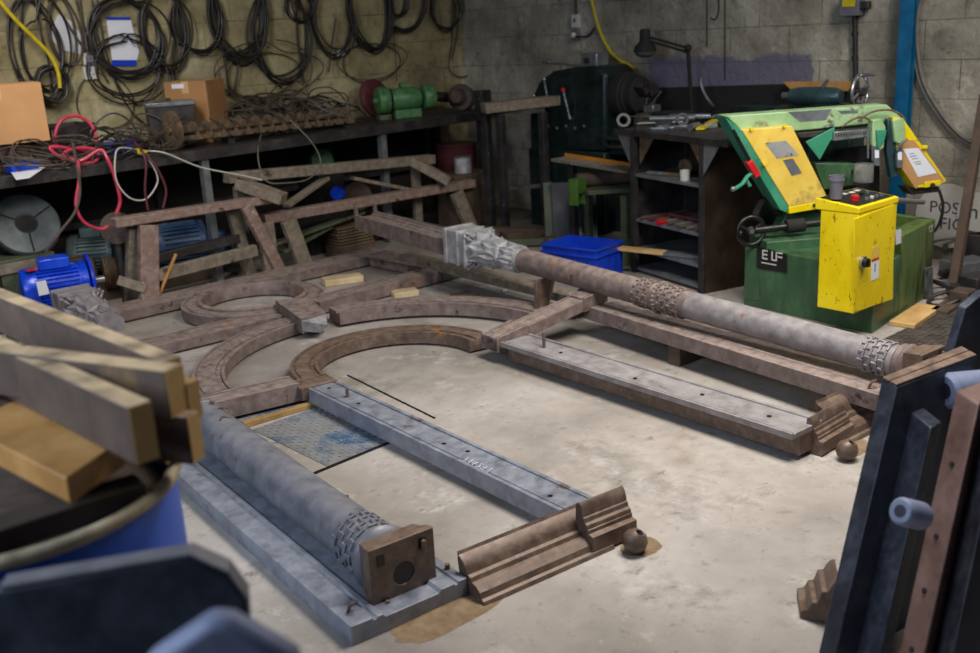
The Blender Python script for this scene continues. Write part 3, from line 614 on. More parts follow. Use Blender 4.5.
# ------------------------------------------------------------------ long steel bench along the left wall
BZ=.9; BF=6.12
def dep(p): return (V(p)-CAM).dot(FW)
def pxm(p): return dep(p)/F
b=thing('steel_bench','long dark steel workbench running along the yellow cable wall','workbench',(3.6,6.5,0))
MB().span(1.0,6.1,BF,WY-.01,BZ-.02,BZ).build('bench_top','steel_dark',b)
MB().span(1.0,6.1,BF-.006,BF+.03,BZ-.065,BZ+.002).build('front_angle','steel_dark',b,bevel=.002)
for x in (1.9,3.36,4.86,5.9):
    MB().span(x-.025,x+.025,BF+.01,BF+.06,0,BZ-.065).build('leg','steel_grey' if x in(3.36,4.86) else 'steel_dark',b)
    MB().span(x-.025,x+.025,WY-.07,WY-.02,0,BZ-.02).build('leg','steel_dark',b)
MB().span(1.0,6.1,WY-.12,WY-.07,.42,.46).build('back_rail','steel_dark',b)
tag(MB().span(1.2,6.1,WY-.0185,WY-.004,0.0,.80).build('under_bench_shade','shade_brown' if 'shade_brown' in MATS else 'matte_black'),'dark sheet added beneath the long bench to stand in for shade','board')  # added dark sheet, its colour deepens the shade beneath the bench
# ------------------------------------------------------------------ cables on the wall
def loops(t,c,U,W,ru,rw,turns,r,jit,seed,n=22,depth=.012,drift=0.0):
    random.seed(seed); N=U.cross(W).normalized(); pts=[]
    ph=[rnd(0,6.28) for _ in range(4)]
    for k in range(turns):
        a=ru*(1+rnd(-jit,jit)); b=rw*(1+rnd(-jit,jit)); cx=rnd(-jit,jit)*ru; cy=rnd(-jit,jit)*rw*.5
        for i in range(n):
            w=2*math.pi*i/n+math.pi/2; q=1+.05*math.sin(2*w+ph[0]+k)+.03*math.sin(3*w+ph[1]-k)
            pts.append(c+U*(math.cos(w)*a*q+cx)+W*(math.sin(w)*b*q+cy)+N*(depth*(k/max(1,turns)-.5)*2+.004*math.sin(5*w+k)))
    t.tube(pts,r,6,sub=2); return pts
UX=V((1,0,0))
def coil(label,cx,cy,rx,ry,turns,r=.007,mt='cable_black',jit=.10,seed=1,tails=(),tilt=0,name='cable_coil',grp='cable coils on the yellow wall',off=.05):
    yy=WY-off; c=aty(cx,cy,yy); k=pxm(c); t=MB()
    U=(UX*math.cos(tilt)+Zv*math.sin(tilt)); W=(Zv*math.cos(tilt)-UX*math.sin(tilt))
    # a wall plane is seen at 46 degrees, so widths in the picture are foreshortened
    loops(t,c,U,W,rx*k/.70,ry*k,turns,r,jit,seed,depth=.03)
    for tl in tails:
        t.tube([aty(x,y,WY-.02-rnd(0,.03)) for x,y in tl],r,6,sub=5)
    return tag(t.build(name,mt),label,'cable',grp)
coil('leftmost dark messy cable bundle, hanging behind the yellow hose',40,48,17,42,5,.007,'cable_black',.22,11,tails=([(22,0),(20,40),(30,75),(50,92)],[(36,0),(40,30),(48,60),(52,95)]))
coil('small tight dark cable coil hanging at the foot of the leftmost bundle',52,84,11,16,6,.008,'cable_black',.15,12,off=.09)
coil('loose brown cable loop in front of the left torn paper',65,30,10,38,2,.008,'cable_brown',.15,13,tails=([(48,0),(60,12),(78,40),(96,62),(108,82)],[(76,0),(84,30),(88,55)]))
coil('large round dark cable coil over the paper with the blue edge',127,38,27,36,7,.007,'cable_black',.10,14)
coil('lower loose coil of dark cable below the paper with the blue edge',128,68,23,30,4,.006,'cable_black',.16,15,tails=([(92,0),(98,40),(112,75),(130,110),(150,128)],[(97,0),(104,45),(118,85),(138,106)]))
coil('thin single black wire ring low on the wall above the red hose',108,102,20,28,1,.004,'cable_black',.05,16)
coil('dark oval cable coil right of the paper with the blue edge',165,30,17,38,5,.007,'cable_black',.12,17,tails=([(174,40),(172,62),(173,80)],[(178,36),(177,60),(176,80)]))
coil('neat dark oval cable coil above the cardboard box',198,22,19,30,6,.007,'cable_black',.09,18)
coil('thick dark cable coil above the right end of the cardboard box',238,14,22,42,8,.008,'cable_black',.10,19,tails=([(222,45),(226,70),(230,96)],[(240,48),(238,70),(234,94)]))
coil('long narrow dark cable coil in the middle of the yellow wall',280,35,24,48,4,.008,'cable_black',.12,20,tails=([(258,50),(266,75),(282,88)],[(296,0),(298,40),(304,84)]))
coil('small dark cable coil high between the long coil and the thick coil',300,6,10,16,4,.006,'cable_black',.12,21)
coil('large brown loose cable coil low above the toothed bar',262,74,36,26,3,.005,'cable_brown',.25,22)
coil('dark oval cable coil with a small white tag below it',334,16,17,38,4,.007,'cable_black',.12,23,tails=([(336,18),(332,45),(329,72)],))
coil('thick black cable coil hanging above the green grinder',371,10,19,37,8,.009,'cable_black',.08,24)
coil('small black cable coil beside the thick black one',398,2,8,13,4,.008,'cable_black',.1,25)
coil('single long black wire loop above the pink disc',372,62,30,17,2,.004,'cable_black',.12,26,tails=([(391,18),(395,50),(397,82)],))
coil('dark cable coil hanging in the corner of the room',446,8,13,20,4,.006,'cable_black',.12,27,tails=([(452,0),(452,40),(449,68),(460,77),(474,73)],[(458,0),(458,30),(452,60)]))
t=MB(); t.tube([aty(x,y,WY-.06) for x,y in ((395,28),(404,31),(416,26),(424,10),(426,-8))],.022,8,sub=6)
tag(t.build('hose_end','cable_black'),'thick black hose end curling down from the top of the yellow wall','hose')
# yellow hoses
t=MB(); t.tube([aty(x,y,WY-.11) for x,y in ((-6,-6),(14,18),(34,38),(50,55),(58,72),(60,88))],.013,8,sub=6); tag(t.build('yellow_hose','hose_yellow'),'yellow hose running down the left end of the cable wall','hose','yellow hoses')
t=MB(); t.tube([atx(x,y,WX-.013) for x,y in ((590,-8),(594,10),(601,34),(614,56),(634,68))],.013,8,sub=6); tag(t.build('yellow_hose','hose_yellow'),'yellow hose hanging down the grey wall to the lathe','hose','yellow hoses')
# papers
def wallpaper(label,pts,mt,name='paper',cat='paper',fn=aty,d=WY+.001,n=V((0,-1,0)),th=.0045):
    return tag(MB().slab([fn(x,y,d) for x,y in pts],n,th).build(name,mt,smooth=0),label,cat)
wallpaper('torn white paper pinned on the wall behind the leftmost cables',((58,14),(72,22),(84,40),(80,54),(62,50),(48,36)),'paper')
pp=thing('wall_notice','white notice with a blue edge hanging behind the large round coil','notice',aty(122,60,WY-.006))
MB().slab([aty(x,y,WY-.006) for x,y in ((106,18),(130,18),(139,52),(136,62),(112,60))],V((0,-1,0)),.0025).build('sheet','paper_white',pp,smooth=0)
MB().slab([aty(x,y,WY-.010) for x,y in ((112,60),(136,60),(136,66),(112,66))],V((0,-1,0)),.003).build('blue_edge','blue_crate',pp,smooth=0)
MB().slab([aty(x,y,WY-.010) for x,y in ((106,17),(130,17),(130,20),(106,20))],V((0,-1,0)),.003).build('top_clip','blue_crate',pp,smooth=0)
wallpaper('small white paper tag hanging under an oval cable coil',((338,50),(346,48),(344,57),(336,58)),'paper_white','paper_tag','tag')
wallpaper('tiny white tag on the cable beside the long narrow coil',((288,6),(292,12),(294,18),(291,16)),'paper_white','paper_tag','tag')
# sockets
def socket(label,fn,d,px,py,w,h,mt,n,holes=True,cat='socket'):
    c=fn(px,py,d); N=V(n); S=Zv.cross(N).normalized(); k=thing('wall_socket',label,cat,c)
    MB().box(c,(w,.03,h),(S,N,Zv)).build('case',mt,k,bevel=.004)
    if holes:
        for a,b_,w2,h2 in ((0,.018,.006,.012),(-.016,-.010,.010,.005),(.016,-.010,.010,.005)):
            MB().box(c+N*.0155+S*a+Zv*b_,(w2,.002,h2),(S,N,Zv)).build('pin_slot','black',k)
    return k,c,S
socket('grey wall socket with three pin slots, below the plug',aty,WY-.015,90,73,.085,.085,'plastic_white',(0,-1,0))
k,c,S=socket('grey plug switch unit on the wall just above the socket',aty,WY-.015,88,59,.075,.075,'plastic_white',(0,-1,0),False,'plug')
MB().box(c+V((0,-.03,0)),(.045,.03,.05)).build('plug','plastic_grey',k,bevel=.006)
t=MB(); t.tube([aty(x,y,WY-.03) for x,y in ((79,-5),(82,20),(85,38),(87,53))],.006,6); t.build('flex','cable_brown',k)
k,c,S=socket('white switch box on the grey wall above the lathe',atx,WX-.015,576,21,.075,.10,'plastic_white',(-1,0,0),False,'switch')
MB().box(c+V((-.017,0,.005)),(.006,.02,.03)).build('rocker','plastic_grey',k)
t=MB(); t.tube([c+V((0,0,.05)),c+V((0,0,.3))],.012,8,sub=1); t.build('conduit','cable_brown',k)
k,c,S=socket('grey socket with a black lead below the white switch box',atx,WX-.015,576,35,.07,.085,'plastic_grey',(-1,0,0),False,'socket')
MB().ball(c+V((-.03,0,0)),.024,12).build('plug','plastic_white',k)
t=MB(); t.tube([c+V((-.03,-.02,-.01)),atx(588,36,WX-.04),atx(594,28,WX-.03)],.008,6); t.build('lead','cable_black',k)
# isolator with conduit on the right
c=atx(852,6,WX-.05); k=thing('isolator_box','grey isolator box with a yellow label at the top of a black conduit','isolator',c)
MB().box(c,(.09,.13,.12)).build('case','plastic_grey',k,bevel=.005)
MB().box(c+V((-.0465,0,.02)),(.003,.085,.045)).build('warning_label','hose_yellow',k)
MB().box(c+V((0,-.09,.0)),(.05,.06,.05)).build('side_knob','steel_dark',k,bevel=.008)
t=MB(); t.cyl(atx(855,13,WX-.03),atx(856,100,WX-.03),.016,12); 
for y in (34,58): t.cyl(atx(855,y-2,WX-.03),atx(855,y+2,WX-.03),.021,12)
t.build('conduit','cable_black',k)
# wires hanging on the grey wall
for i,(x,y0,y1,lb) in enumerate(((707,-5,47,'shorter thin wire hanging on the grey wall, left'),(725,-5,80,'longer thin wire hanging straight down the grey wall'))):
    t=MB(); t.tube([atx(x,y0,WX-.004),atx(x,y1,WX-.004)],.004,6,sub=1); tag(t.build('hanging_wire','steel_dark'),lb,'wire','wires hanging on the grey wall')
t=MB(); t.tube([atx(x,y,WX-.004) for x,y in ((718,-5),(719,8),(716,19),(711,18))],.005,6); tag(t.build('wire_hook','steel_dark'),'hooked bit of wire between the two hanging wires','wire')
# ------------------------------------------------------------------ things on the bench
def cbox(name,label,c,s,rz,mt,tape=None,group=None,lab=None):
    c=V(c); a=V((math.cos(rz),math.sin(rz),0)); b2=V((-math.sin(rz),math.cos(rz),0)); root=thing(name,label,'box',c,group)
    MB().box(c+Zv*s[2]/2,s,(a,b2,Zv)).build('carton',mt,root,bevel=.003)
    MB().box(c+Zv*(s[2]+.0008)-b2*0,(s[0]*1.002,.05,.0012),(a,b2,Zv)).build('tape_strip','tape',root,smooth=0)
    MB().box(c+Zv*(s[2]-.04)-b2*(s[1]/2+.0006),(.05,.0012,.08),(a,b2,Zv)).build('tape_strip','tape',root,smooth=0)
    if lab:
        q=c+Zv*(s[2]-.03)-b2*(s[1]/2+.0012)+a*lab; MB().box(q,(.09,.0012,.03),(a,b2,Zv)).build('label','paper_white',root,smooth=0)
    return root
cbox('cardboard_box','orange-brown cardboard box at the left edge, standing on the bench',(2.24,6.50,BZ+.16),(.50,.36,.34),-.25,'cardboard')
tag(MB().span(2.0,2.46,6.36,6.68,BZ,BZ+.16).build('wooden_crate','timber_brown',bevel=.004),'low brown crate under the orange-brown cardboard box at the left edge','crate')
cbox('cardboard_box','cardboard box with a white label, on the bench under the neat oval coil',(3.66,6.69,BZ),(.31,.30,.42),-.95,'cardboard_dim',lab=-.05)
# dark bin
p=aty(62,150,6.62); t=thing('metal_bin','dark open metal bin on the bench right of the left cardboard box','bin',(p.x,6.62,BZ))
m=MB(); x,y=p.x+.02,6.62
m.add([(x-.16,y-.13,BZ),(x+.10,y-.13,BZ),(x+.10,y+.13,BZ),(x-.16,y+.13,BZ),(x-.16,y-.15,BZ+.22),(x+.16,y-.15,BZ+.22),(x+.16,y+.15,BZ+.22),(x-.16,y+.15,BZ+.22),
 (x-.15,y-.12,BZ+.008),(x+.09,y-.12,BZ+.008),(x+.09,y+.12,BZ+.008),(x-.15,y+.12,BZ+.008),(x-.15,y-.14,BZ+.22),(x+.15,y-.14,BZ+.22),(x+.15,y+.14,BZ+.22),(x-.15,y+.14,BZ+.22)],
 [(0,1,2,3),(0,4,5,1),(1,5,6,2),(2,6,7,3),(3,7,4,0),(8,9,10,11),(8,12,13,9),(9,13,14,10),(10,14,15,11),(11,15,12,8),(4,12,13,5),(5,13,14,6),(6,14,15,7),(7,15,12,4)])
m.build('tub','steel_dark',t); MB().tube([(x-.12,y-.15,BZ+.2),(x-.13,y-.17,BZ+.12),(x-.1,y-.175,BZ+.05),(x-.06,y-.17,BZ+.02)],.009).build('hook_chain','steel_grey',t)
# grey motor box behind the wheel
c=V((3.36,6.52,BZ)); A=(V((.93,-.36,0)).normalized(),V((.36,.93,0)).normalized(),Zv)
t=thing('junction_box','dusty dark grey metal box with a sloping lid behind the upright wheel','metal box',c)
MB().box(c+Zv*.14,(.30,.2,.28),A).build('case','steel_dark',t,bevel=.006); m=MB().box(c+Zv*.29,(.32,.22,.03),A).build('lid','steel_grey',t,bevel=.006); MB().cyl(c+Zv*.30,c+Zv*.325,.015,10).build('lid_knob','steel_dark',t)
# toothed shaft with wheel lying along the bench front
p0=aty(174,142,6.30); p0.z=BZ+.13; p1=V((4.72,6.34,BZ+.10)); ax=(p1-p0).normalized()
t=thing('toothed_shaft','long rusty shaft with hooked teeth and an upright wheel, lying along the bench front','shaft',V((p0.x,p0.y,BZ)))
MB().lathe([(.02,-.03),(.02,-.012),(.115,-.012),(.13,-.006),(.13,.006),(.115,.012),(.03,.012),(.03,.05)],p0,ax,32).build('wheel','steel_rust',t)
MB().beam(p0,p1,.045,.05).build('bar','steel_rust',t,bevel=.004)
MB().beam(p0+V((0,-.05,-.055)),p1+V((0,-.05,-.045)),.03,.03).build('lower_bar','steel_rust',t,bevel=.004)
S,U_=frame(ax); L=(p1-p0).length; n=14
for i in range(n):
    q=p0+ax*(.12+(L-.2)*i/(n-1)); m=MB()
    m.slab([q+ax*-.035+Zv*-.02-S*0,q+ax*.03+Zv*-.02,q+ax*.05+Zv*.035,q+ax*.02+Zv*.05,q+ax*-.01+Zv*.028],V((0,-1,0)),.03)
    m.slab([q+ax*-.01+Zv*-.07+V((0,-.05,0)),q+ax*.06+Zv*-.07+V((0,-.05,0)),q+ax*.02+Zv*-.015+V((0,-.05,0))],V((0,-1,0)),.035)
    m.build('tooth','steel_rust',t,bevel=.003)
for i in range(9):
    q=p0+ax*(.20+(L-.5)*i/8); MB().tube([q+V((-.06,-.03,.06)),q+V((0,-.06,.02)),q+V((.05,-.08,-.04)),q+V((.02,-.09,-.07))],.005,6).build('hook','steel_dark',t)
MB().box(V((3.66,6.33,BZ+.035)),(.05,.1,.07)).build('foot_block','steel_dark',t); MB().box(V((4.66,6.35,BZ+.03)),(.05,.1,.06)).build('foot_block','steel_dark',t)
# pipe end ring
q=aty(238,112,6.5); q.z=BZ+.10; tag(MB().lathe([(.05,-.05),(.062,-.05),(.062,.1),(.05,.1)],q,V((-.4,-1,.1)),24).build('pipe_ring','cable_brown'),'short dark pipe end facing the room behind the toothed shaft','pipe')
o=MB().lathe([(.0,-.051),(.05,-.0505)],q,V((-.4,-1,.1)),24)
# green double-ended grinder
def grinder():
    c=V((5.34,6.42,BZ)); a=V((.93,-.36,0)).normalized(); S=V((.36,.93,0)).normalized()
    t=thing('bench_grinder','green double-ended bench grinder near the far end of the bench','bench grinder',c)
    h=c+Zv*.15
    MB().lathe([(.07,-.12),(.085,-.10),(.09,0),(.085,.10),(.07,.12)],h,a,28).build('motor_body','green_motor',t)
    for s,r in ((-1,.105),(1,.098)):
        MB().lathe([(r*.6,-.05),(r*.95,-.045),(r,-.03),(r,.03),(r*.95,.045),(r*.5,.05)],h+a*(s*.19),a,32).build('wheel_guard','green_motor',t)
        MB().lathe([(.03,0),(.025,.03)],h+a*(s*.235),a*s,16).build('spindle_cap','green_motor',t)
    MB().box(c+Zv*.035,(.22,.14,.07),(a,S,Zv)).build('base','green_motor',t,bevel=.008)
    MB().box(h+Zv*.105,(.08,.07,.04),(a,S,Zv)).build('switch_box','green_motor',t,bevel=.006)
    MB().box(h-a*.19+V((0,-.0,-.13)),(.10,.10,.04),(a,S,Zv)).build('tool_rest','green_bench',t,bevel=.003)
    return t
grinder()
q=V((5.24,6.68,BZ+.16)); tag(MB().lathe([(.05,-.02),(.14,-.02),(.155,-.012),(.155,.012),(.14,.02),(.05,.02)],q,V((.1,-1,.25)),32).build('pink_disc','maroon'),'dull red disc leaning at the back of the bench behind the green grinder','disc')
m=MB(); m.cyl(V((5.42,6.78,BZ+.18)),V((6.0,6.62,BZ+.10)),.042,16); tt=m.build('dark_tube','cable_black'); tag(tt,'long dark tube lying at the back of the bench by the corner','tube')
q=V((5.98,6.45,BZ)); t=thing('gear_housing','dull metal gear housing at the very end of the bench','gear housing',q)
MB().lathe([(.07,-.1),(.1,-.09),(.1,.05),(.07,.06),(.05,.14)],q+V((0,0,.1)),V((-.6,-.3,.1)),20).build('housing','timber_brown',t); MB().lathe([(.11,-.015),(.11,.015)],q+V((-.03,-.02,.11)),V((-.6,-.3,.1)),20).build('flange','steel_dark',t)
tag(MB().box(V((4.62,6.36,BZ+.03)),(.12,.12,.06)).build('wooden_block','timber_old',bevel=.004),'small grey wooden block beside the green grinder base','wooden block') if False else None
# heaps of tangled cable
def heap(label,c,rx,ry,h,n,mt,seed,r=.006,kind=None):
    random.seed(seed); t=MB(); c=V(c)
    for i in range(n):
        o=c+V((rnd(-.5,.5)*rx,rnd(-.5,.5)*ry,.02+rnd(.1,.7)*h)); U=V((rnd(.6,1),rnd(-.4,.4),rnd(-.35,.35))).normalized(); W=V((rnd(-.3,.3),rnd(.2,1),rnd(-.2,.9))); W=(W-U*W.dot(U)).normalized()
        a=rx*rnd(.35,.6); b_=min(ry,.2)*rnd(.5,1); ph=rnd(0,6.3); pts=[]
        for k in range(12):
            w=ph+k*2*math.pi*rnd(.085,.095); p=o+U*(a*math.cos(w))+W*(b_*math.sin(w)); p.z=max(c.z+r,p.z); p.y=min(p.y,WY-.02); pts.append(p)
        t.tube(pts,r*rnd(.7,1.2),5,sub=3)
    return tag(t.build('cable_tangle',mt),label,'cable','tangles of cable on the bench')
heap('tangle of brown cable on the bench at the far left edge, under the cardboard box',(2.45,6.26,BZ),.40,.16,.10,16,'cable_brown',31)
heap('tangle of dark cable on the bench beneath the red hose',(2.86,6.32,BZ),.30,.2,.10,12,'cable_black',32)
heap('tangle of brown and grey cable round the upright wheel',(3.12,6.36,BZ),.26,.22,.18,12,'cable_brown',33,.005)
heap('big heap of brown cable behind the toothed shaft, right of the cardboard box',(4.25,6.62,BZ),.46,.2,.26,26,'cable_brown',34,.007)
heap('heap of dark cable between the brown heap and the green grinder',(4.72,6.64,BZ),.36,.2,.22,16,'cable_black',35,.006)
heap('few thin grey wires lying over the right part of the toothed shaft',(4.55,6.33,BZ+.07),.24,.1,.12,5,'cable_grey',36,.004)
# red hose
def pathobj(name,label,pts,r,mt,cat,grp=None,n=8,sub=6,extra=()):
    t=MB(); t.tube(pts,r,n,sub=sub)
    for e in extra: t.tube(e,r,n,sub=sub)
    return tag(t.build(name,mt),label,cat,grp)
P=lambda x,y,d=6.2: aty(x,y,d)
FR=6.075
pathobj('red_hose','pinkish-red hose looping on the bench and hanging down over its edge',
 [P(58,150,6.4),P(55,135,6.4),P(62,120,6.4),P(78,116,6.4),P(92,126,6.35),P(97,146,6.3),P(88,152,6.25),P(60,147,6.22),P(50,148,6.22),P(62,158,6.2),P(88,163,6.16),P(98,158,6.16),P(96,150,6.18),P(78,148,6.2),P(64,154,6.2),P(80,161,6.16),P(100,150,6.12),P(108,160,FR),P(115,178,FR),P(120,200,FR),P(116,214,FR)],.011,'hose_red','hose')
pathobj('red_hose_end','lower loop of pinkish-red hose hanging in front of the flange disc',[P(78,160,FR),P(79,180,FR-.01),P(76,205,FR-.02),P(84,222,FR-.02),P(100,229,FR-.02),P(108,226,FR-.02)],.010,'hose_red','hose')
pathobj('grey_cable','brown cable hanging from the bench down to the large disc',[P(72,140,6.2),P(77,165,FR),P(80,190,FR-.02),P(75,212,FR-.03),P(60,232,FR-.03),P(46,252,FR-.02)],.009,'cable_brown','cable')
pathobj('white_cable','thin white cable looping down below the bench with a yellow tag',[P(143,151,6.15),P(120,148,FR),P(115,160,FR-.02),P(117,182,FR-.02),P(130,198,FR-.03),P(146,199,FR-.03),P(157,184,FR-.02),P(156,172,FR-.02),P(148,158,FR)],.005,'cable_white','cable',extra=([P(143,151,6.15),P(165,153,FR),P(200,167,FR-.03),P(240,175,FR-.08),P(262,180,5.95)],))
tag(MB().box(P(142,152,6.10),(.06,.02,.035),(V((.9,-.3,-.3)).normalized(),V((.3,.95,0)).normalized(),Zv)).build('yellow_tag','hose_yellow',bevel=.002),'small yellow tag tied round the white cable','tag')
pathobj('maroon_cable','dark red cable hanging from the yellow tag below the bench',[P(132,140,6.2),P(142,151,FR),P(146,165,FR-.03),P(145,190,FR-.03),P(148,210,FR-.03)],.008,'maroon','cable','dark red cables under the tag')
pathobj('maroon_cable','dark red cable curving right below the yellow tag',[P(145,153,FR),P(158,170,FR-.04),P(166,190,FR-.04),P(163,208,FR-.03)],.008,'maroon','cable','dark red cables under the tag')
pathobj('thin_wire','thin pale wire loop hanging over the bench edge onto the trestle frame',[P(262,130,6.3),P(258,150,FR),P(260,168,6.0),P(268,182,5.93),P(286,183,5.9),P(306,180,5.93),P(318,170,6.0),P(320,158,6.04),P(310,140,FR),P(290,120,6.2)],.004,'cable_grey','wire')
q=at(26,168,BZ+.004); tag(MB().slab([at(8,168,BZ+.02),at(46,167,BZ+.02),at(30,178,BZ+.006),at(16,180,BZ+.006)],Zv,.003).build('paper','paper_white',smooth=0),'scrap of white paper under the cables at the bench left end','paper')
tag(MB().box((2.98,6.58,BZ+.04),(.30,.10,.08)).build('blue_tray','blue_crate',bevel=.01),'blue plastic tray on the bench behind the red hose','tray')
tag(MB().box((2.22,6.20,BZ+.03),(.16,.12,.06)).build('blue_case','blue_motor',bevel=.01),'small blue case at the far left end of the bench','case')
# ------------------------------------------------------------------ motors and scrap under the bench
def motor(name,label,c,ax,r,L,mt,fins=16,flange=None,shaft=True,box=True,cat='electric motor',group=None,cap='same'):
    c=V(c);a=V(ax).normalized();S,U=frame(a)
    if U.z<0:U=-U;S=-S
    t=thing(name,label,cat,V((c.x,c.y,c.z-r)),group)
    MB().lathe([(r*.86,-L/2),(r*.9,-L*.1),(r*.9,L/2)],c,a,32).build('body',mt,t)
    m=MB()
    for i in range(fins*2):
        w=math.pi*i/fins
        d=S*math.cos(w)+U*math.sin(w)
        if box and abs(w-math.pi/2)<.45: continue
        m.box(c+d*(r*.94),(L*.72,.006,r*.16),(a,a.cross(d),d))
    m.build('cooling_fins',mt,t)
    MB().lathe([(r*.5,-L*.5-.03),(r*.93,-L*.5-.02),(r,-L*.5),(r,-L*.32),(r*.9,-L*.31)],c,a,32).build('fan_cowl',mt,t)
    MB().lathe([(r,L*.40),(r,L*.5),(r*.7,L*.5+.015)],c,a,32).build('end_shield',mt,t)
    if flange:
        m=MB().lathe([(flange,0),(flange,.014),(flange*.5,.018),(flange*.48,.03)],c+a*(L*.5+.01),a,36); m.build('flange',mt,t)
    if shaft: MB().cyl(c+a*(L*.5+.02),c+a*(L*.5+.10),r*.16,16).build('output_shaft','steel_bright',t)
    if box: MB().box(c+U*(r*1.12),(L*.5,r*1.0,r*.5),(a,S,U)).build('terminal_box',mt,t,bevel=.008)
    # feet
    for s in (-.25,.25): MB().box(c+a*(L*s)-U*(r*.86),(L*.12,r*1.5,r*.26),(a,S,U)).build('foot',mt,t,bevel=.004)
    return t
c=aty(57,286,6.02); axm=V((.97,-.25,0)); c.z=max(c.z,.135)
mo=motor('electric_motor','bright blue new electric motor with a round flange and paper tag, on the floor',c,axm,.13,.34,'blue_motor',flange=.165)
S,U=frame(axm); U=Zv
q=aty(42,286,c.y-.14); MB().slab([q+V((-.03,0,.03)),q+V((.025,0,.03)),q+V((.03,-.01,-.05)),q+V((-.03,-.01,-.05))],V((0,-1,0)),.002).build('paper_tag','paper',mo,smooth=0)
MB().box(c+V((-.14,-.03,.130)),(.06,.05,.004)).build('warning_label','red_paint',mo)
c=aty(64,266,6.45); c.z=.20
motor('gear_motor','dusty brown motor with a wide ribbed pulley behind the bright blue motor',c,V((.95,-.31,0)),.12,.34,'timber_brown',fins=10,box=False,shaft=False,cat='motor')
d=V((.95,-.31,0)).normalized(); pr=[]
for i in range(9): pr+=[(.118,.22+i*.02),(.128,.226+i*.02),(.128,.232+i*.02),(.118,.238+i*.02)]
tag(MB().lathe(pr,c,d,36).build('ribbed_pulley','steel_rust'),'wide ribbed pulley wheel on the end of the dusty brown motor','pulley')
# big chuck disc on a box
p=aty(26,224,6.36); a=V((-.10,-.86,.5)).normalized()
t=thing('chuck_plate','large round grey machine chuck plate tilted up under the bench left end','chuck plate',p-Zv*.2)
MB().lathe([(.19,-.05),(.20,-.04),(.20,0),(.19,.012)],p,a,48).build('disc','chuck_grey',t)
S,U=frame(a)
for i in range(3):
    w=2*math.pi*i/3+.5; d=S*math.cos(w)+U*math.sin(w); MB().box(p+d*.12+a*.0125,(.13,.010,.002),(d,a.cross(d),a)).build('jaw_slot','matte_black',t)
m=MB(); m.lathe([(.055,.0125),(.062,.0145),(.066,.0125)],p,a,32); m.build('centre_ring','steel_dark',t)
q=p-a*.06; t=thing('crate','dusty olive wooden crate holding the tilted round chuck plate','crate',(q.x,q.y+.05,0))
zt=p.z-.17
MB().span(q.x-.25,q.x+.08,6.22,6.7,.02,zt).build('crate_body','green_bench',t,bevel=.004)
for z in (.06,zt-.05): MB().span(q.x-.26,q.x+.09,6.205,6.225,z-.03,z+.03).build('slat','timber_old',t,bevel=.003)
# teal motor with flange disc
c=aty(92,232,6.45); c.z=.30
motor('electric_motor','dusty teal electric motor behind the round drilled flange',c,V((.8,-.6,0)),.13,.26,'teal_paint',box=True,shaft=False,cat='motor')
tag(MB().span(c.x-.16,c.x+.16,6.35,6.62,0,.152).build('wooden_block','timber_brown',bevel=.004),'dark timber block carrying the dusty teal motor','wooden block')
f=aty(117,228,6.14); a=V((-.55,-.8,.2)).normalized(); t=thing('drilled_flange','round rusty flange with a ring of bolt holes, standing below the red hose','flange',(f.x,f.y,f.z-.1))
MB().lathe([(.10,-.012),(.10,.012)],f,a,40).build('disc','timber_brown',t); S,U=frame(a)
for i in range(8):
    w=2*math.pi*i/8; MB().cyl(f+(S*math.cos(w)+U*math.sin(w))*.072+a*.011,f+(S*math.cos(w)+U*math.sin(w))*.072+a*.0132,.008,10).build('bolt_hole','black',t)
MB().cyl(f+a*.011,f+a*.0132,.02,16).build('bore','black',t)
MB().cyl(V((f.x,f.y+.02,0)),V((f.x,f.y+.02,f.z-.02)),.03,12).build('stem','steel_dark',t)
# dark blue motor
c=aty(178,236,6.40); c.z=.27
motor('electric_motor','old dark blue finned motor seen through the front sawhorse',c,V((.93,-.3,0)),.14,.34,'blue_old',fins=14,box=False,shaft=False,group=None)
tag(MB().span(c.x-.2,c.x+.2,6.3,6.6,0,.125).build('wooden_block','timber_brown',bevel=.004),'dark timber block carrying the old dark blue motor','wooden block')
c=aty(222,240,6.40); c.z=.16
motor('electric_motor','small dusty brown and blue motor right of the old dark blue motor',c,V((.75,-.6,0)),.10,.18,'blue_old',fins=10,box=True,shaft=True)
c=aty(322,160,6.6); tag(MB().lathe([(.05,-.12),(.085,-.11),(.09,0),(.085,.03),(.04,.045)],c,V((-.4,-.9,.1)),28).build('green_motor_end','green_motor'),'green rounded motor end in the dark under the bench','motor')
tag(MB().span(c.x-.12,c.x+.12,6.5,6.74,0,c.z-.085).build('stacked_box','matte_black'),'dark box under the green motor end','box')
c=aty(338,193,6.3); tag(MB().lathe([(.05,-.04),(.055,.0),(.05,.03)],c,V((-.8,-.5,.1)),24).build('blue_disc','blue_motor'),'bright blue round cap in the dark behind the trestle','cap')
c2=aty(358,196,6.42); tag(MB().lathe([(.11,-.03),(.115,0),(.11,.03)],c2,V((-.7,-.7,.1)),28).build('rusty_pulley','timber_brown'),'dull brown wheel beside the bright blue cap','wheel')
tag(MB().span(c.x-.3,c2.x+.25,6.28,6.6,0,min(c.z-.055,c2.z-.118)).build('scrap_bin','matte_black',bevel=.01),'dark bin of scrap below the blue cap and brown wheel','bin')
# stack of plates
p=at(345,240,0); 
for i in range(7):
    tag(MB().box((4.42+rnd(-.01,.01),6.08,.09+.022*i),(.30,.20,.012),(V((1,-.1+.02*(i%3),0)).normalized(),V((.1,1,0)).normalized(),Zv)).build('steel_plate','steel_rust'),'one of the thin rusty plates stacked behind the left rail end','plate','stack of thin rusty plates')
    if i<6: pass
tag(MB().box((4.42,6.08,.042),(.3,.2,.083)).build('wooden_block','timber_brown'),'dark block under the stack of thin rusty plates','wooden block')
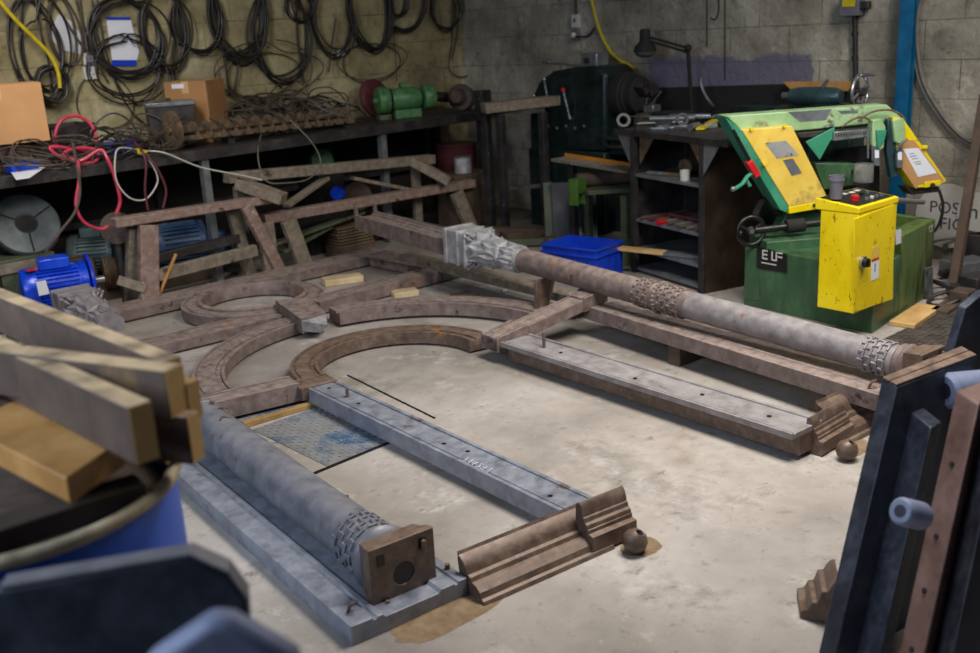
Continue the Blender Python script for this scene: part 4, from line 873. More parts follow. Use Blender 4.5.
# maroon drum and bits at the far end
p=aty(462,150,6.35); t=thing('maroon_drum','dull dark red drum standing under the far end of the bench','drum',(p.x,6.4,0)); 
MB().lathe([(.17,0),(.175,.01),(.17,.02),(.17,.3),(.178,.31),(.17,.32),(.17,.62),(.178,.63),(.17,.64)],(p.x,6.42,0),Zv,36).build('shell','maroon',t)
p=aty(463,165,6.1); t=thing('paint_can','pale splashed can on the dark scrap in front of the dark red drum','can',(p.x,6.1,p.z-.04)); MB().cyl((p.x,6.1,p.z-.06),(p.x,6.1,p.z+.06),.07,20).build('tin','iron_pale',t); MB().lathe([(.07,.06),(.074,.062),(.074,.07),(.06,.07)],(p.x,6.1,p.z),Zv,20).build('rim','steel_grey',t)
tag(MB().span(p.x-.2,p.x+.22,5.98,6.22,0,p.z-.0605).build('scrap_crate','timber_brown',bevel=.006),'brown crate carrying the pale splashed can','crate')
# ------------------------------------------------------------------ sawhorses and trestle
def H(x,y,d): return aty(x,y,d)
def legto(p,q): return V((q[0],q[1],0))
t=thing('sawhorse','front timber sawhorse splashed with paint, beside the bright blue motor','sawhorse',(3.1,6.0,0))
a=H(113,223,5.98); b_=H(268,199,5.94); MB().beam(a,b_,.10,.055).build('top_beam','timber_red',t,bevel=.006)
def leg(root,p,q,w,th,side,mt,nm='leg'): MB().beam(p,q,w,th,side).build(nm,mt,root,bevel=.004)
la=H(148,225,5.94); lb=H(146,300,5.93); lb.z=0; lb=V((la.x-.09,5.91,0)); leg(t,la,lb,.12,.05,UX,'timber_red')
leg(t,H(136,228,6.02),V((H(136,228,6.02).x-.06,6.09,0)),.11,.05,UX,'timber_old')
la=H(246,206,5.90); leg(t,la,V((la.x+.22,5.90,0)),.08,.05,UX,'timber_red')
la=H(232,210,6.02); leg(t,la,V((la.x+.12,6.09,0)),.08,.05,UX,'timber_old')
leg(t,H(154,276,5.93),H(256,250,5.91),.05,.075,V((0,1,0)),'timber_old','stretcher')
leg(t,H(156,258,6.04),H(238,238,6.04),.05,.06,V((0,1,0)),'steel_dark','stretcher')
leg(t,H(118,280,5.99),H(146,289,5.90),.05,.06,V((0,1,0)),'timber_old','stub')
tag(MB().cyl(at(166,310,0)+V((0,.15,0)),H(176,254,5.86),.010,8).build('thin_stick','timber_tan'),'thin tan stick leaning on the front sawhorse','stick')
t=thing('trestle','long low timber trestle behind the rails, with a thick painted front beam','trestle',(4.2,5.98,0))
MB().beam(H(262,219,6.0),H(472,183,5.96),.10,.065).build('front_beam','timber_red',t,bevel=.006)
for x0,y0,dx,mt in ((288,218,.10,'timber_old'),(456,190,.14,'timber_old'),(265,221,.0,'timber_old')):
    la=H(x0,y0+2,5.94); leg(t,la,V((la.x+dx,5.93,0)),.11,.05,UX,mt)
t=thing('trestle','long timber frame of grey planks just under the bench edge, behind the low trestle','trestle',(4.2,6.05,0))
r0_=H(226,178,6.08);r1_=H(432,159,6.06); MB().beam(r0_,r1_,.09,.07).build('rear_beam','timber_old',t,bevel=.005)
MB().beam(H(238,183,6.06),H(284,199,5.80),.12,.07).build('cross_beam','timber_old',t,bevel=.006)
MB().beam(H(410,160,6.05),H(449,181,5.86),.12,.07).build('cross_beam','timber_old',t,bevel=.006)
for x0,y0 in ((238,186),(415,166)):
    la=H(x0,y0,6.09); leg(t,la,V((la.x,6.10,0)),.07,.04,UX,'timber_old')
for (x0,y0,d0,x1,y1,d1,lb) in ((286,206,5.99,326,178,6.09,'short grey plank propped against the rear trestle frame, left'),(352,178,6.09,412,190,6.02,'short grey plank lying along the trestles, right')):
    a=H(x0,y0,d0);b_=H(x1,y1,d1); tag(MB().beam(a,b_,.07,.025).build('short_plank','timber_old',bevel=.003),lb,'plank','short planks on the trestles')
for (p,q,lb) in (((268,246),(362,212),'upper grey plank leaning under the low trestle'),((282,252),(330,226),'lower grey plank leaning under the low trestle')):
    a=H(p[0],p[1],5.96); b_=H(q[0],q[1],6.06); a.z=max(.02,a.z); tag(MB().beam(a,b_,.08,.02).build('leaning_plank','green_bench',bevel=.003),lb,'plank')
a=H(384,214,6.0);b_=H(452,243,5.95); tag(MB().beam(a,V((b_.x,b_.y,.04)),.10,.02).build('leaning_plank','galvanised',bevel=.003),'dark grey plank slanting down behind the right column end rail','plank')
# ------------------------------------------------------------------ steel stand with timber on top
t=thing('steel_stand','paint-splashed dark steel stand with timber laid on top, left of the lathe','stand',(5.75,5.7,0))
zs=.92
for x,y,w in ((5.60,5.78,.06),(5.60,5.62,.055),(5.86,5.42,.055)):
    MB().box((x,y,zs/2),(w,w,zs)).build('leg','steel_splash',t,bevel=.002)
MB().beam((5.60,5.64,.93),(5.88,5.42,.93),.06,.03).build('top_rail','steel_dark',t); MB().beam((5.60,5.62,.93),(5.60,5.85,.93),.06,.03).build('top_rail','steel_dark',t)
MB().beam((5.60,5.66,.35),(5.86,5.44,.35),.03,.03).build('lower_rail','steel_dark',t)
MB().box((5.60,5.80,1.01),(.11,.08,.18)).build('head_block','steel_splash',t,bevel=.003)
a=atd(484,124,dep((5.55,5.66,.95))); b_=atd(560,113,dep((6.0,5.45,.96)))
tag(MB().beam(V((a.x,a.y,.975)),V((b_.x,b_.y,.995)),.14,.075).build('timber_beam','timber_old',bevel=.006),'short grey timber lying across the top of the dark steel stand','timber')
tag(MB().beam((5.35,5.40,.04),(6.05,5.15,.04),.14,.05).build('floor_plank','timber_brown',bevel=.003),'brown plank on the floor behind the carved capital','plank')
tag(MB().beam((5.25,5.55,.10),(5.75,5.20,.03),.10,.03).build('floor_plank','timber_brown',bevel=.003),'brown plank slanting to the floor by the stand legs','plank')
tag(MB().beam((5.15,5.30,.04),(5.55,4.85,.04),.08,.05).build('floor_plank','green_bench',bevel=.003),'grey-green timber on the floor left of the blue crate','plank')
# ------------------------------------------------------------------ lathe along the right wall
XF=5.98
def lx(x,y,d=XF): return atx(x,y,d)
t=thing('metal_lathe','large dark green metal lathe standing against the grey wall','lathe',(6.2,5.2,0))
g=[(529,118),(531,98),(538,82),(552,71),(575,67),(598,66),(606,74),(606,152),(530,152)]
MB().slab([lx(*p) for p in g],V((1,0,0)),.36).build('headstock','lathe_green',t,bevel=.03,seg=3)
y0=lx(530,150).y; y1=lx(606,150).y; zb=lx(566,150).z
MB().span(XF-.02,XF+.38,y1,y0,0,zb).build('base_cabinet','lathe_green',t,bevel=.01)
MB().span(XF+.04,XF+.30,3.5,y1,zb-.02,zb+.14).build('bed','lathe_green',t,bevel=.01)
for zz in (.03,.09): MB().span(XF+.00,XF+.05,3.55,y1,zb+zz,zb+zz+.025).build('feed_rod','steel_dark',t,bevel=.008)
MB().span(XF+.02,XF+.34,3.5,3.9,0,zb-.02).build('base_cabinet','lathe_green',t,bevel=.01)
MB().span(XF+.10,XF+.34,3.9,y1,.0,.30).build('swarf_tray','matte_black',t)
cc=lx(600,94,XF+.17); A_=V((0,-1,0)); kk=pxm(cc)
MB().lathe([(.10,0),(.155,.01),(.165,.04),(.165,.12),(.15,.13),(.15,.15),(.135,.16),(.135,.22),(.12,.23)],V((cc.x,y1+.02,cc.z)),A_,36).build('chuck','matte_black',t)
for i in range(3):
    w=2*math.pi*i/3+.3; d=V((math.cos(w),0,math.sin(w))); MB().box(V((cc.x,y1-.24,cc.z))+d*.07,(.10,.08,.05),(d,V((0,1,0)),d.cross(V((0,1,0))))).build('chuck_jaw','steel_dark',t,bevel=.005)
for (p,q,kn,mt) in (((549,107),(544,79),'steel_bright','b'),((570,119),(563,90),'red_paint','r'),((538,106),(534,96),'steel_bright','b')):
    a=lx(p[0],p[1],XF-.03); b_=lx(q[0],q[1],XF-.05); r=thing if False else None
    l=MB().cyl(a,b_,.010,10).build('control_lever','steel_bright',t); MB().ball(b_,.018 if mt=='r' else .014,12).build('knob',kn,l); MB().cyl(a,a+V((.06,0,0)),.022,12).build('lever_boss','steel_dark',l)
l=MB().cyl(lx(543,61,XF+.1),lx(586,67,XF+.1),.010,10).build('top_lever','steel_bright',t); MB().cyl(lx(543,61,XF+.1),lx(550,62,XF+.1),.016,10).build('lever_grip','steel_bright',l)
c=lx(595,60,XF+.16); MB().box(c,(.14,.15,.11)).build('gear_case','steel_grey',t,bevel=.01); MB().box(c+V((-.072,.02,.0)),(.01,.05,.04)).build('case_plate','steel_dark',t)
for k in range(5): MB().cyl(lx(548+9*k,126+2*(k%2),XF-.002),lx(548+9*k,126+2*(k%2),XF-.014),.012,12).build('dial','steel_dark',t)
# carriage and tool post
yc=lx(662,100).y; MB().span(XF-.02,XF+.34,yc-.28,yc+.28,zb+.12,zb+.20).build('carriage','matte_black',t,bevel=.01)
MB().span(XF+.06,XF+.24,yc-.12,yc+.12,zb+.20,zb+.30).build('cross_slide','matte_black',t,bevel=.01)
c=lx(652,86,XF+.14); l=MB().cyl(V((c.x,c.y,zb+.30)),V((c.x,c.y,zb+.36)),.03,14).build('tool_post','steel_dark',t); MB().cyl(V((c.x,c.y,zb+.35)),V((c.x-.03,c.y-.10,zb+.44)),.009,8).build('clamp_lever','steel_bright',l); MB().box(V((c.x,c.y,zb+.32)),(.09,.09,.05)).build('tool_block','steel_bright',l,bevel=.004)
MB().span(XF+.02,XF+.32,3.50,3.86,zb+.12,zb+.36).build('tailstock','lathe_green',t,bevel=.04,seg=3)
# back splash boards
tag(MB().slab([lx(652,88,WX-.021),lx(785,84,WX-.021),lx(850,84,WX-.021),V((WX-.021,lx(850,84,WX-.021).y,0)),V((WX-.021,lx(652,88,WX-.021).y,0))],V((1,0,0)),.02).build('splash_board','matte_black'),'dark splash board on the grey wall behind the lathe','board')
tag(MB().slab([lx(783,82,WX-.11),lx(847,82,WX-.11),lx(847,91,WX-.11),lx(792,91,WX-.11)],V((1,0,0)),.05).build('wooden_batten','timber_tan'),'tan wooden batten along the top of the dark splash board','batten')
# work lamp
b0=lx(693,92,XF+.30); j1=lx(688,48,XF+.26); hd=lx(645,36,XF+.20)
t=thing('work_lamp','dark jointed work lamp with a glass head bent over the lathe','lamp',V((b0.x,b0.y,zb+.2)))
MB().cyl(V((b0.x,b0.y,zb+.14)),j1,.014,10).build('upright_arm','matte_black',t); MB().cyl(j1,hd,.009,8).build('arm','matte_black',t); MB().cyl(j1-Zv*.03,hd-Zv*.025,.009,8).build('arm','matte_black',t)
MB().ball(j1,.028,12).build('joint','matte_black',t)
l=MB().lathe([(.03,.05),(.038,.04),(.04,-.02),(.045,-.04),(.075,-.07),(.085,-.11)],hd,Zv,24).build('lamp_head','matte_black',t); MB().ball(hd+V((0,0,-.11)),.078,20,(1,1,.55)).build('glass','glassy',l)
# second machine with handwheel behind the saw
c0=lx(790,96,XF-.10); c1=lx(852,97,XF-.10); ax=(c1-c0).normalized()
t=thing('tailstock_arm','dark teal quill arm with a chrome handwheel, behind the bandsaw','machine arm',(c1.x,c1.y,0))
MB().lathe([(.02,-.03),(.022,0),(.045,.01),(.055,.06),(.06,.2),(.055,.30),(.04,.34)],c0,ax,24).build('quill_barrel','blue_old' if False else 'lathe_teal' if 'lathe_teal' in MATS else 'teal_dark' if 'teal_dark' in MATS else 'teal_paint',t)
MB().cyl(c0-ax*.05,c0,.022,14).build('chrome_nose','steel_bright',t)
w0=lx(860,92,XF-.10); m=MB(); S,U=frame(ax); m.tube([w0+(S*math.cos(2*math.pi*i/20)+U*math.sin(2*math.pi*i/20))*.10 for i in range(20)],.011,8,closed=True,sub=2)
for i in range(4):
    w=math.pi/2*i+.4; m.cyl(w0,w0+(S*math.cos(w)+U*math.sin(w))*.10,.008,8)
m.build('handwheel','steel_bright',t); MB().cyl(w0-ax*.06,w0+ax*.03,.025,16).build('hub','steel_dark',t); MB().cyl(w0+U*.1,w0+U*.1+ax*.09,.010,10).build('crank_handle','steel_bright',t)
MB().cyl(lx(822,88,XF-.10),lx(828,80,XF-.10),.012,10).build('lock_lever','steel_bright',t)
MB().span(c1.x-.08,c1.x+.10,c1.y-.05,c1.y+.25,0,c1.z-.04).build('pedestal','lathe_green',t,bevel=.02)
# ------------------------------------------------------------------ open steel shelf unit
zt=.88
fl0=V((5.13,3.98,0)); fr0=V((4.93,3.33,0)); fd=(fr0-fl0).normalized(); bd=V((-fd.y,fd.x,0)); 
if bd.x<0: bd=-bd
Wd=(fr0-fl0).length; Dp=.42
t=thing('shelf_unit','open dark steel shelf unit with tools on its tray top, left of the bandsaw','shelf unit',(5.2,3.6,0))
for a in (fl0,fr0,fl0+bd*Dp,fr0+bd*Dp): MB().box(a+Zv*(zt/2),(.035,.035,zt),(fd,bd,Zv)).build('post','steel_dark',t)
def sheet(a,b_,z0,z1,nm,mt):
    a=V(a);b_=V(b_); MB().slab([V((a.x,a.y,z0)),V((b_.x,b_.y,z0)),V((b_.x,b_.y,z1)),V((a.x,a.y,z1))],(b_-a).cross(Zv),.004).build(nm,mt,t)
sheet(fr0+fd*.02,fr0+fd*.02+bd*Dp,0,zt,'side_panel','panel_brown' if 'panel_brown' in MATS else 'steel_dark'); sheet(fl0-fd*.02,fl0-fd*.02+bd*Dp,0,zt,'side_panel','steel_dark'); sheet(fl0+bd*Dp,fr0+bd*Dp,0,zt,'back_panel','matte_black')
SH=[]
for py in (173,218,247,287):
    p=onp(640,py+3,fl0,bd); z=max(.03,p.z); SH.append(z)
    MB().box(fl0.lerp(fr0,.5)+bd*(Dp/2)+Zv*z,(Wd,Dp,.018),(fd,bd,Zv)).build('shelf','steel_grey',t,bevel=.002)
MB().box(fl0.lerp(fr0,.5)+bd*(Dp/2+.02)+Zv*(zt+.01)+fd*.02,(Wd+.42,Dp+.08,.02),(fd,bd,Zv)).build('tray_top','steel_dark',t)
MB().box(fl0.lerp(fr0,.5)-bd*.018+Zv*(zt+.012)+fd*.02,(Wd+.42,.006,.035),(fd,bd,Zv)).build('tray_lip','steel_dark',t)
for a,s in ((fl0-fd*.02,-1),(fr0+fd*.02,1)):
    MB().slab([a-bd*.015+Zv*zt,a+fd*(s*.14)-bd*.015+Zv*zt,a-bd*.015+Zv*(zt-.18)],bd,.004).build('gusset','steel_grey',t)
for s,a in ((1,fl0+fd*.02),(-1,fr0-fd*.02)): MB().slab([a+bd*.03+Zv*(zt-.0),a+fd*(s*.16)+bd*.03+Zv*(zt-.0),a+bd*.03+Zv*(zt-.19)],bd,.004).build('gusset','orange_rust' if False else 'steel_rust',t)
# tools on the tray
zz=zt+.021
def onshelf(px,py,z): return at(px,py,z)
def tool(label,name,cat,mb,mt,grp=None,bevel=0): return tag(mb.build(name,mt,bevel=bevel),label,cat,grp)
G='tools on the shelf tray'
def spanner(px,py,ang,L,label,mt='steel_bright',z=zz):
    c=at(px,py,z); d=V((math.cos(ang),math.sin(ang),0)); s=V((-d.y,d.x,0)); m=MB(); m.box(c+Zv*.006,(L*.8,.02,.010),(d,s,Zv))
    for e in (-1,1):
        k=c+d*(e*L*.42)+Zv*.006; m.slab([k+d*(-e*.03)+s*.012,k+s*.028,k+d*(e*.03)+s*.026,k+d*(e*.03)+s*.010,k+d*(e*.008),k+d*(e*.03)-s*.010,k+d*(e*.03)-s*.026,k-s*.028,k+d*(-e*.03)-s*.012],Zv,.010)
    return tool(label,'spanner','spanner',m,mt,G)
def rod(px,py,ang,L,r,label,mt='steel_grey',z=zz,name='metal_rod',cat='rod',lift=0):
    c=at(px,py,z); d=V((math.cos(ang),math.sin(ang),0)); return tool(label,name,cat,MB().cyl(c-d*L/2+Zv*(r+lift),c+d*L/2+Zv*r,r,12),mt,G)
def ring(px,py,R,r,h,label,mt='steel_bright',ax=Zv,z=zz):
    c=at(px,py,z)
    if ax is not Zv: c=c+Zv*R
    return tool(label,'bearing_ring','ring',MB().lathe([(r,-h/2),(R,-h/2),(R,h/2),(r,h/2),(r,-h/2)],c+(Zv*h/2 if ax is Zv else V((0,0,0))),ax,28),mt,G)
ring(623,128,.045,.028,.05,'upright bearing ring at the left end of the tray',mt='ring_steel',ax=V((-.6,-.7,.3)))
ring(682,126,.04,.024,.05,'upright ring standing near the middle of the tray',mt='ring_steel',ax=V((-.7,-.6,.2)))
rod(660,124,-.9,.30,.008,'thin rod at the front left of the tray')
rod(672,121,-1.1,.30,.018,'thick pale rod with a wrapped grip in the middle of the tray',mt='steel_grey')
rod(690,118,-1.15,.28,.014,'pale rod lying at the back middle of the tray','steel_bright')
spanner(655,129,-1.2,.22,'shiny spanner at the front of the tray near the left post')
spanner(680,127,-1.0,.24,'long shiny spanner in the middle of the tray')
spanner(706,118,-.6,.2,'spanner at the back of the tray near the saw','steel_grey')
rod(640,117,-1.35,.34,.004,'thin bright wire rod at the back left of the tray','steel_bright')
tool('squared black steel block among the tray tools','steel_block','block',MB().box(at(664,127,zz)+Zv*.02,(.10,.05,.04),(V((.3,-.95,0)).normalized(),V((.95,.3,0)).normalized(),Zv)),'steel_dark',G,.003)
tool('yellow folded rag or card on the right part of the tray','yellow_card','card',MB().beam(at(700,131,zz)+Zv*.012,at(716,123,zz)+Zv*.02,.05,.012),'hose_yellow',G)
tool('pale cylinder with a dark band on the tray beside the yellow card','collet','collet',MB().cyl(at(690,131,zz)+Zv*.022,at(698,129,zz)+Zv*.022,.022,16),'steel_bright',G)
m=MB(); q=at(712,112,zz); m.tube([q+V((.1,.05,.02)),q+V((0,0,.05)),q+V((-.04,.03,.12)),q+V((-.05,.06,.2)),q+V((-.03,.07,.24))],.010,8); tool('curved steel hook tool standing up at the back of the tray','hook_tool','tool',m,'steel_grey',G)
rnd_=random.Random(5)
for i,(px,py,lb) in enumerate(((640,131,'short dark bar end at the tray left end'),(648,121,'dusty bolt lying behind the left tray tools'),(710,128,'dusty square bar near the right gusset'),(722,126,'small dusty block near the saw arm'),(727,119,'short dark bar at the tray far right'))):
    c=at(px,py,zz); d=V((math.cos(i*1.3),math.sin(i*1.3),0)); tool(lb,'metal_piece','metal piece',MB().box(c+Zv*.014,(.09+.02*(i%2),.03,.028),(d,V((-d.y,d.x,0)),Zv)),('steel_dark','timber_brown','steel_grey')[i%3],G,.004)
# upper shelf
z1=SH[0]+.0095
def insh(px,py,z,dd): 
    p=at(px,py,z); return p
c=fl0.lerp(fr0,.42)+bd*.22+Zv*(z1+.05); tool('rusty cylinder with a stub lying on the upper shelf','rusty_cylinder','cylinder',MB().lathe([(.018,-.12),(.018,-.06),(.05,-.05),(.05,.06),(.03,.07)],c,bd*-1+fd*.3,24),'steel_rust')
c=fl0.lerp(fr0,.66)+bd*.05+Zv*z1; k=thing('tin_cup','small white tin cup at the front of the upper shelf','cup',c); MB().lathe([(.028,0),(.03,.06),(.027,.06),(.025,.004)],c,Zv,20).build('cup','plastic_white',k)
c=fl0.lerp(fr0,.75)+bd*.28+Zv*(z1+.055); tool('shiny ring leaning at the back of the upper shelf','bearing_ring','ring',MB().lathe([(.035,-.015),(.055,-.015),(.055,.015),(.035,.015),(.035,-.015)],c,bd+fd*.4,28),'steel_bright')
for i,(u,v,a,lb) in enumerate(((.25,.06,1.2,'long spanner at the front left of the upper shelf'),(.42,.10,1.35,'dull chisel lying mid upper shelf'),(.85,.10,1.5,'dark square tool on the right of the upper shelf'))):
    c=fl0.lerp(fr0,u)+bd*v+Zv*(z1+.012); d=(fd*math.cos(a*.3)+bd*math.sin(a*.3)).normalized(); tool(lb,'hand_tool','tool',MB().box(c,(.16,.022,.02),(d,Zv.cross(d),Zv)),('steel_grey','steel_rust','steel_dark')[i],None,.003)
# rods on the middle shelf
z2=SH[1]+.0095
rr=random.Random(9)
for i in range(9):
    c0_=fl0.lerp(fr0,.12+.095*i)-bd*(.01-.012*(i%3))+Zv*(z2+.013+.0002*i); c1_=c0_+bd*.36+fd*rr.uniform(-.01,.01)
    mt='maroon' if i==1 else ('steel_grey' if i%2 else 'timber_brown')
    nm=['first','second','third','fourth','fifth','sixth','seventh','eighth','ninth'][i]
    if i==3:
        k=thing('round_bar','round bar with a bright red painted end on the middle shelf','bar',V((c0_.x,c0_.y,z2)),'bars on the middle shelf'); MB().cyl(c0_+bd*.05,c1_,.012,14).build('bar','steel_grey',k); o=MB().cyl(c0_-bd*.02,c0_+bd*.05,.0165,6).build('painted_end','red_paint',k); o['label']='bright red end'
    else: tag(MB().cyl(c0_,c1_,.012,14 if i%3 else 6).build('round_bar',mt),'%s bar from the left on the middle shelf'%nm,'bar','bars on the middle shelf')
c0_=fl0.lerp(fr0,.30)+bd*.12+Zv*(z2+.036); tag(MB().cyl(c0_,c0_+fd*.30+bd*.02,.011,12).build('round_bar','maroon'),'reddish bar lying crosswise over the bars on the middle shelf','bar')
# board sticking out of the lower shelf
z3=SH[2]+.0095
k=thing('board','pale board with a grey painted half sticking out of the lower shelf','board',fl0+Zv*z3)
a=onp(600+20,251,fl0-bd*.12,bd); a.z=z3+.03; b_=fl0.lerp(fr0,.85)+bd*.14+Zv*(z3+.02); md=a.lerp(b_,.52)
b0_=a; 
MB().beam(V((a.x,a.y,z3+.012)),V((md.x,md.y,z3+.012)),.07,.02,bd).build('bare_half','timber_new',k,bevel=.002); MB().beam(V((md.x,md.y,z3+.0118)),V((b_.x,b_.y,z3+.0118)),.07,.0195,bd).build('painted_half','galvanised',k,bevel=.002)
# ------------------------------------------------------------------ blue crate
cx,cy=4.87,4.20; X=V((.99,.10,0)).normalized(); Y=V((-X.y,X.x,0)); k=thing('plastic_crate','open blue plastic crate on the floor behind the pink pipe column','crate',(cx,cy,0))
lx_,ly_,hz,wl=.32,.43,.22,.008; c=V((cx,cy,0))
MB().box(c+Zv*.008,(lx_-.02,ly_-.02,.012),(X,Y,Zv)).build('floor_panel','blue_crate',k)
for s in (-1,1):
    MB().box(c+X*(s*(lx_/2-.012))+Zv*hz/2,(wl,ly_-.02,hz),(X,Y,Zv)).build('side_wall','blue_crate',k,bevel=.001)
    MB().box(c+Y*(s*(ly_/2-.012))+Zv*hz/2,(lx_-.02,wl,hz),(X,Y,Zv)).build('side_wall','blue_crate',k,bevel=.001)
    for zz_ in (hz-.006,hz-.05):
        MB().box(c+X*(s*(lx_/2-.004))+Zv*zz_,(.016,ly_,.012),(X,Y,Zv)).build('rim','blue_crate',k,bevel=.002); MB().box(c+Y*(s*(ly_/2-.004))+Zv*(zz_+.0001),(lx_,.016,.012),(X,Y,Zv)).build('rim','blue_crate',k,bevel=.002)
    for q in (-.33,-.12,.12,.33): MB().box(c+X*(s*(lx_/2-.005))+Y*(q*ly_)+Zv*.08,(.008,.008,.16),(X,Y,Zv)).build('rib','blue_crate',k); MB().box(c+Y*(s*(ly_/2-.005))+X*(q*lx_)+Zv*.08,(.008,.008,.16),(X,Y,Zv)).build('rib','blue_crate',k)
    MB().box(c+X*(s*(lx_/2-.003))+Zv*.13,(.006,.12,.03),(X,Y,Zv)).build('handle_recess','blue_crate',k,bevel=.003); 
tag(MB().box(c+V((-.03,.02,.08)),(.1,.08,.12)).build('white_lump','plastic_white',bevel=.02),'pale lump lying inside the blue crate','lump')
# ------------------------------------------------------------------ small green bench, plank, panels
t=thing('green_stand','dull green steel bench with a bright green clamp, left of the shelf unit','stand',(5.55,4.4,0))
g0=at(583,203,.45); zg=.45
MB().box((5.62,4.50,zg),(.55,.42,.03),(V((.8,-.6,0)),V((.6,.8,0)),Zv)).build('bench_top','green_bench',t,bevel=.003)
for x,y in ((5.42,4.28),(5.75,4.10),(5.70,4.85)): MB().box((x,y,zg/2-.01),(.05,.05,zg-.02)).build('leg','green_bench',t)
c=V((5.30,4.60,zg)); m=MB(); m.box(c+V((0,0,.04)),(.10,.08,.10)).box(c+V((-.04,0,-.045)),(.02,.08,.09)).box(c+V((.04,0,-.045)),(.02,.08,.09)); o=m.build('clamp','green_bright',t,bevel=.004); o['label']='bright green clamp'
tag(MB().cyl((5.36,4.66,zg+.065),(5.75,4.40,zg+.065),.048,20).build('round_bar_stock','timber_brown'),'thick brown round bar lying on the dull green bench','bar')
t=thing('leaning_plank','long pale plank with an orange edge lying slanted above the green bench','plank',(5.6,4.6,.6))
a=onp(563,163,V((5.45,4.85,0)),FW); b_=onp(640,180,V((5.30,4.25,0)),FW); a.z=b_.z=.0; a=V((5.50,4.95,.63)); b_=V((5.42,4.20,.60))
MB().beam(a,b_,.14,.02).build('plank','timber_old',t,bevel=.002); MB().beam(a+V((.078,0,.012)),b_+V((.078,0,.012)),.014,.04).build('orange_edge','orange_rust',t)
MB().box((5.55,4.86,.305),(.05,.05,.61)).build('prop','steel_dark',t)
for (x0,x1,yb,yt,d,mt,lb) in ((553,578,233,192,.0,'plastic_dim','grey metal panel with a moulded label leaning behind the blue crate'),(577,598,236,196,-.12,'teal_dark','dull teal curved panel leaning beside the grey panel'),(545,555,230,190,.05,'green_bench','narrow grey-green panel leaning left of the grey panel')):
    p0=V((5.68,5.08,0)); pts=[onp(x0,yb,p0+V((d,0,0)),V((1,1,0)).normalized()),onp(x1,yb,p0+V((d,0,0)),V((1,1,0)).normalized())]
    A,B=pts; A.z=B.z=0; up=V((.10,.10,.40)); tag(MB().slab([A,B,B+up,A+up],(B-A).cross(up),.03).build('leaning_sheet',mt,bevel=.006),lb,'panel','panels leaning behind the blue crate')
p=at(620,262,0); tag(MB().box((5.25,4.22,.07),(.25,.2,.14),(V((.8,-.6,0)),V((.6,.8,0)),Zv)).build('slatted_crate','green_bench',bevel=.004),'low mossy wooden crate between the blue crate and the shelf unit','crate')
# ------------------------------------------------------------------ bandsaw
SN=V((.55,.83,0)).normalized(); SD=V((.83,-.55,0)).normalized(); S0=V((5.30,2.72,0))
def sp(x,y,o=0): return onp(x,y,S0+SN*o,SN)
saw=thing('bandsaw','big green and yellow horizontal bandsaw with two hanging yellow wheel covers','bandsaw',(5.2,2.6,0))
def sslab(name,pts,o,th,mt,parent=saw,bevel=.003): return MB().slab([sp(x,y,o) for x,y in pts],SN,th).build(name,mt,parent,bevel=bevel)
# base
LB=V((4.85,3.0,0)); CB=V((4.745,2.20,0)); RB=V((5.60,2.27,0)); BBk=V((5.80,3.05,0))
def zat(p,y):   # height above p whose picture row is y
    lo,hi=0,2
    for _ in range(40):
        m=(lo+hi)/2; v=V((p.x,p.y,m))-CAM; py=326.5-F*v.dot(UP)/v.dot(FW)
        if py>y: lo=m
        else: hi=m
    return lo
hL=zat(LB,247); hR=zat(RB,219)
def prism(a,b_,c,d,z0,z1): 
    m=MB(); return m.slab([V((p.x,p.y,z0)) for p in (a,b_,c,d)],Zv,z1-z0)
prism(LB,CB,CB.lerp(RB,.42),LB.lerp(BBk,.42),0,hL).build('base_tank','saw_green',saw,bevel=.004)
q0=CB.lerp(RB,.425); 
m=MB(); o=V((0,0,0)); prism(q0,RB,RB+V((.02,.10,0)),q0+V((0,.10,0)),0,hR).build('side_tank','saw_side',saw,bevel=.004)
prism(RB+V((-.02,.1,0)),RB+V((.02,.1,0)),BBk,BBk+V((-.04,0,0)),0,hR).build('side_tank','saw_side',saw,bevel=.004)
prism(q0+V((.0,.1,0)),RB+V((-.02,.1,0)),BBk+V((-.04,0,0)),LB.lerp(BBk,.42),0,.26).build('tank_deck','saw_green',saw)
# teal left edge of the front plate
fx=(CB-LB).normalized(); nx=V((fx.y,-fx.x,0)); 
if nx.x>0: nx=-nx
def lf(x,y,o=0.0): return onp(x,y,LB+nx*o,nx)
MB().slab([lf(746,250),lf(759,252),lf(759,300),lf(746,300)],nx,.003).build('worn_edge','saw_green',saw,bevel=.001)
pl=MB().slab([lf(757,246,.001),lf(787,254,.001),lf(787,273,.001),lf(757,268,.001)],nx,.004).build('maker_plate','label_dark',saw)
c_=lf(772,258,.006); S_=fx; m=MB()
for (u,v,w,h) in ((-.062,.012,.006,.05),(-.045,.033,.03,.008),(-.045,.012,.025,.008),(-.045,-.010,.03,.008),(.0,.012,.008,.05),(.012,-.010,.03,.008),(.028,.012,.008,.05),(.052,.012,.030,.008),(.052,.034,.03,.008),(-.02,-.035,.10,.006)):
    m.box(c_+S_*u+Zv*v,(w,.002,h),(S_,nx,Zv))
m.build('plate_marks','plastic_white',pl,smooth=0)
# right-face fittings
rx=(RB-CB).normalized(); nr=V((rx.y,-rx.x,0))
def rf(x,y,o=0.0): return onp(x,y,CB+nr*o,nr)
l=MB().slab([rf(924,268,.002),rf(931,266,.002),rf(931,296,.002),rf(924,298,.002)],nr,.012).build('latch_strap','galvanised',saw,bevel=.003)
for y in (271,292): MB().cyl(rf(927.5,y,.014),rf(927.5,y,.022),.010,12).build('bolt','steel_dark',l)
text('CE','ce_mark','sign_white',rf(931,229,.003),rx,Zv,.055,saw)
MB().slab([rf(895.5,230,.002),rf(901,229,.002),rf(901,243,.002),rf(895.5,245,.002)],nr,.001).build('small_sticker','paper_white',saw,smooth=0)
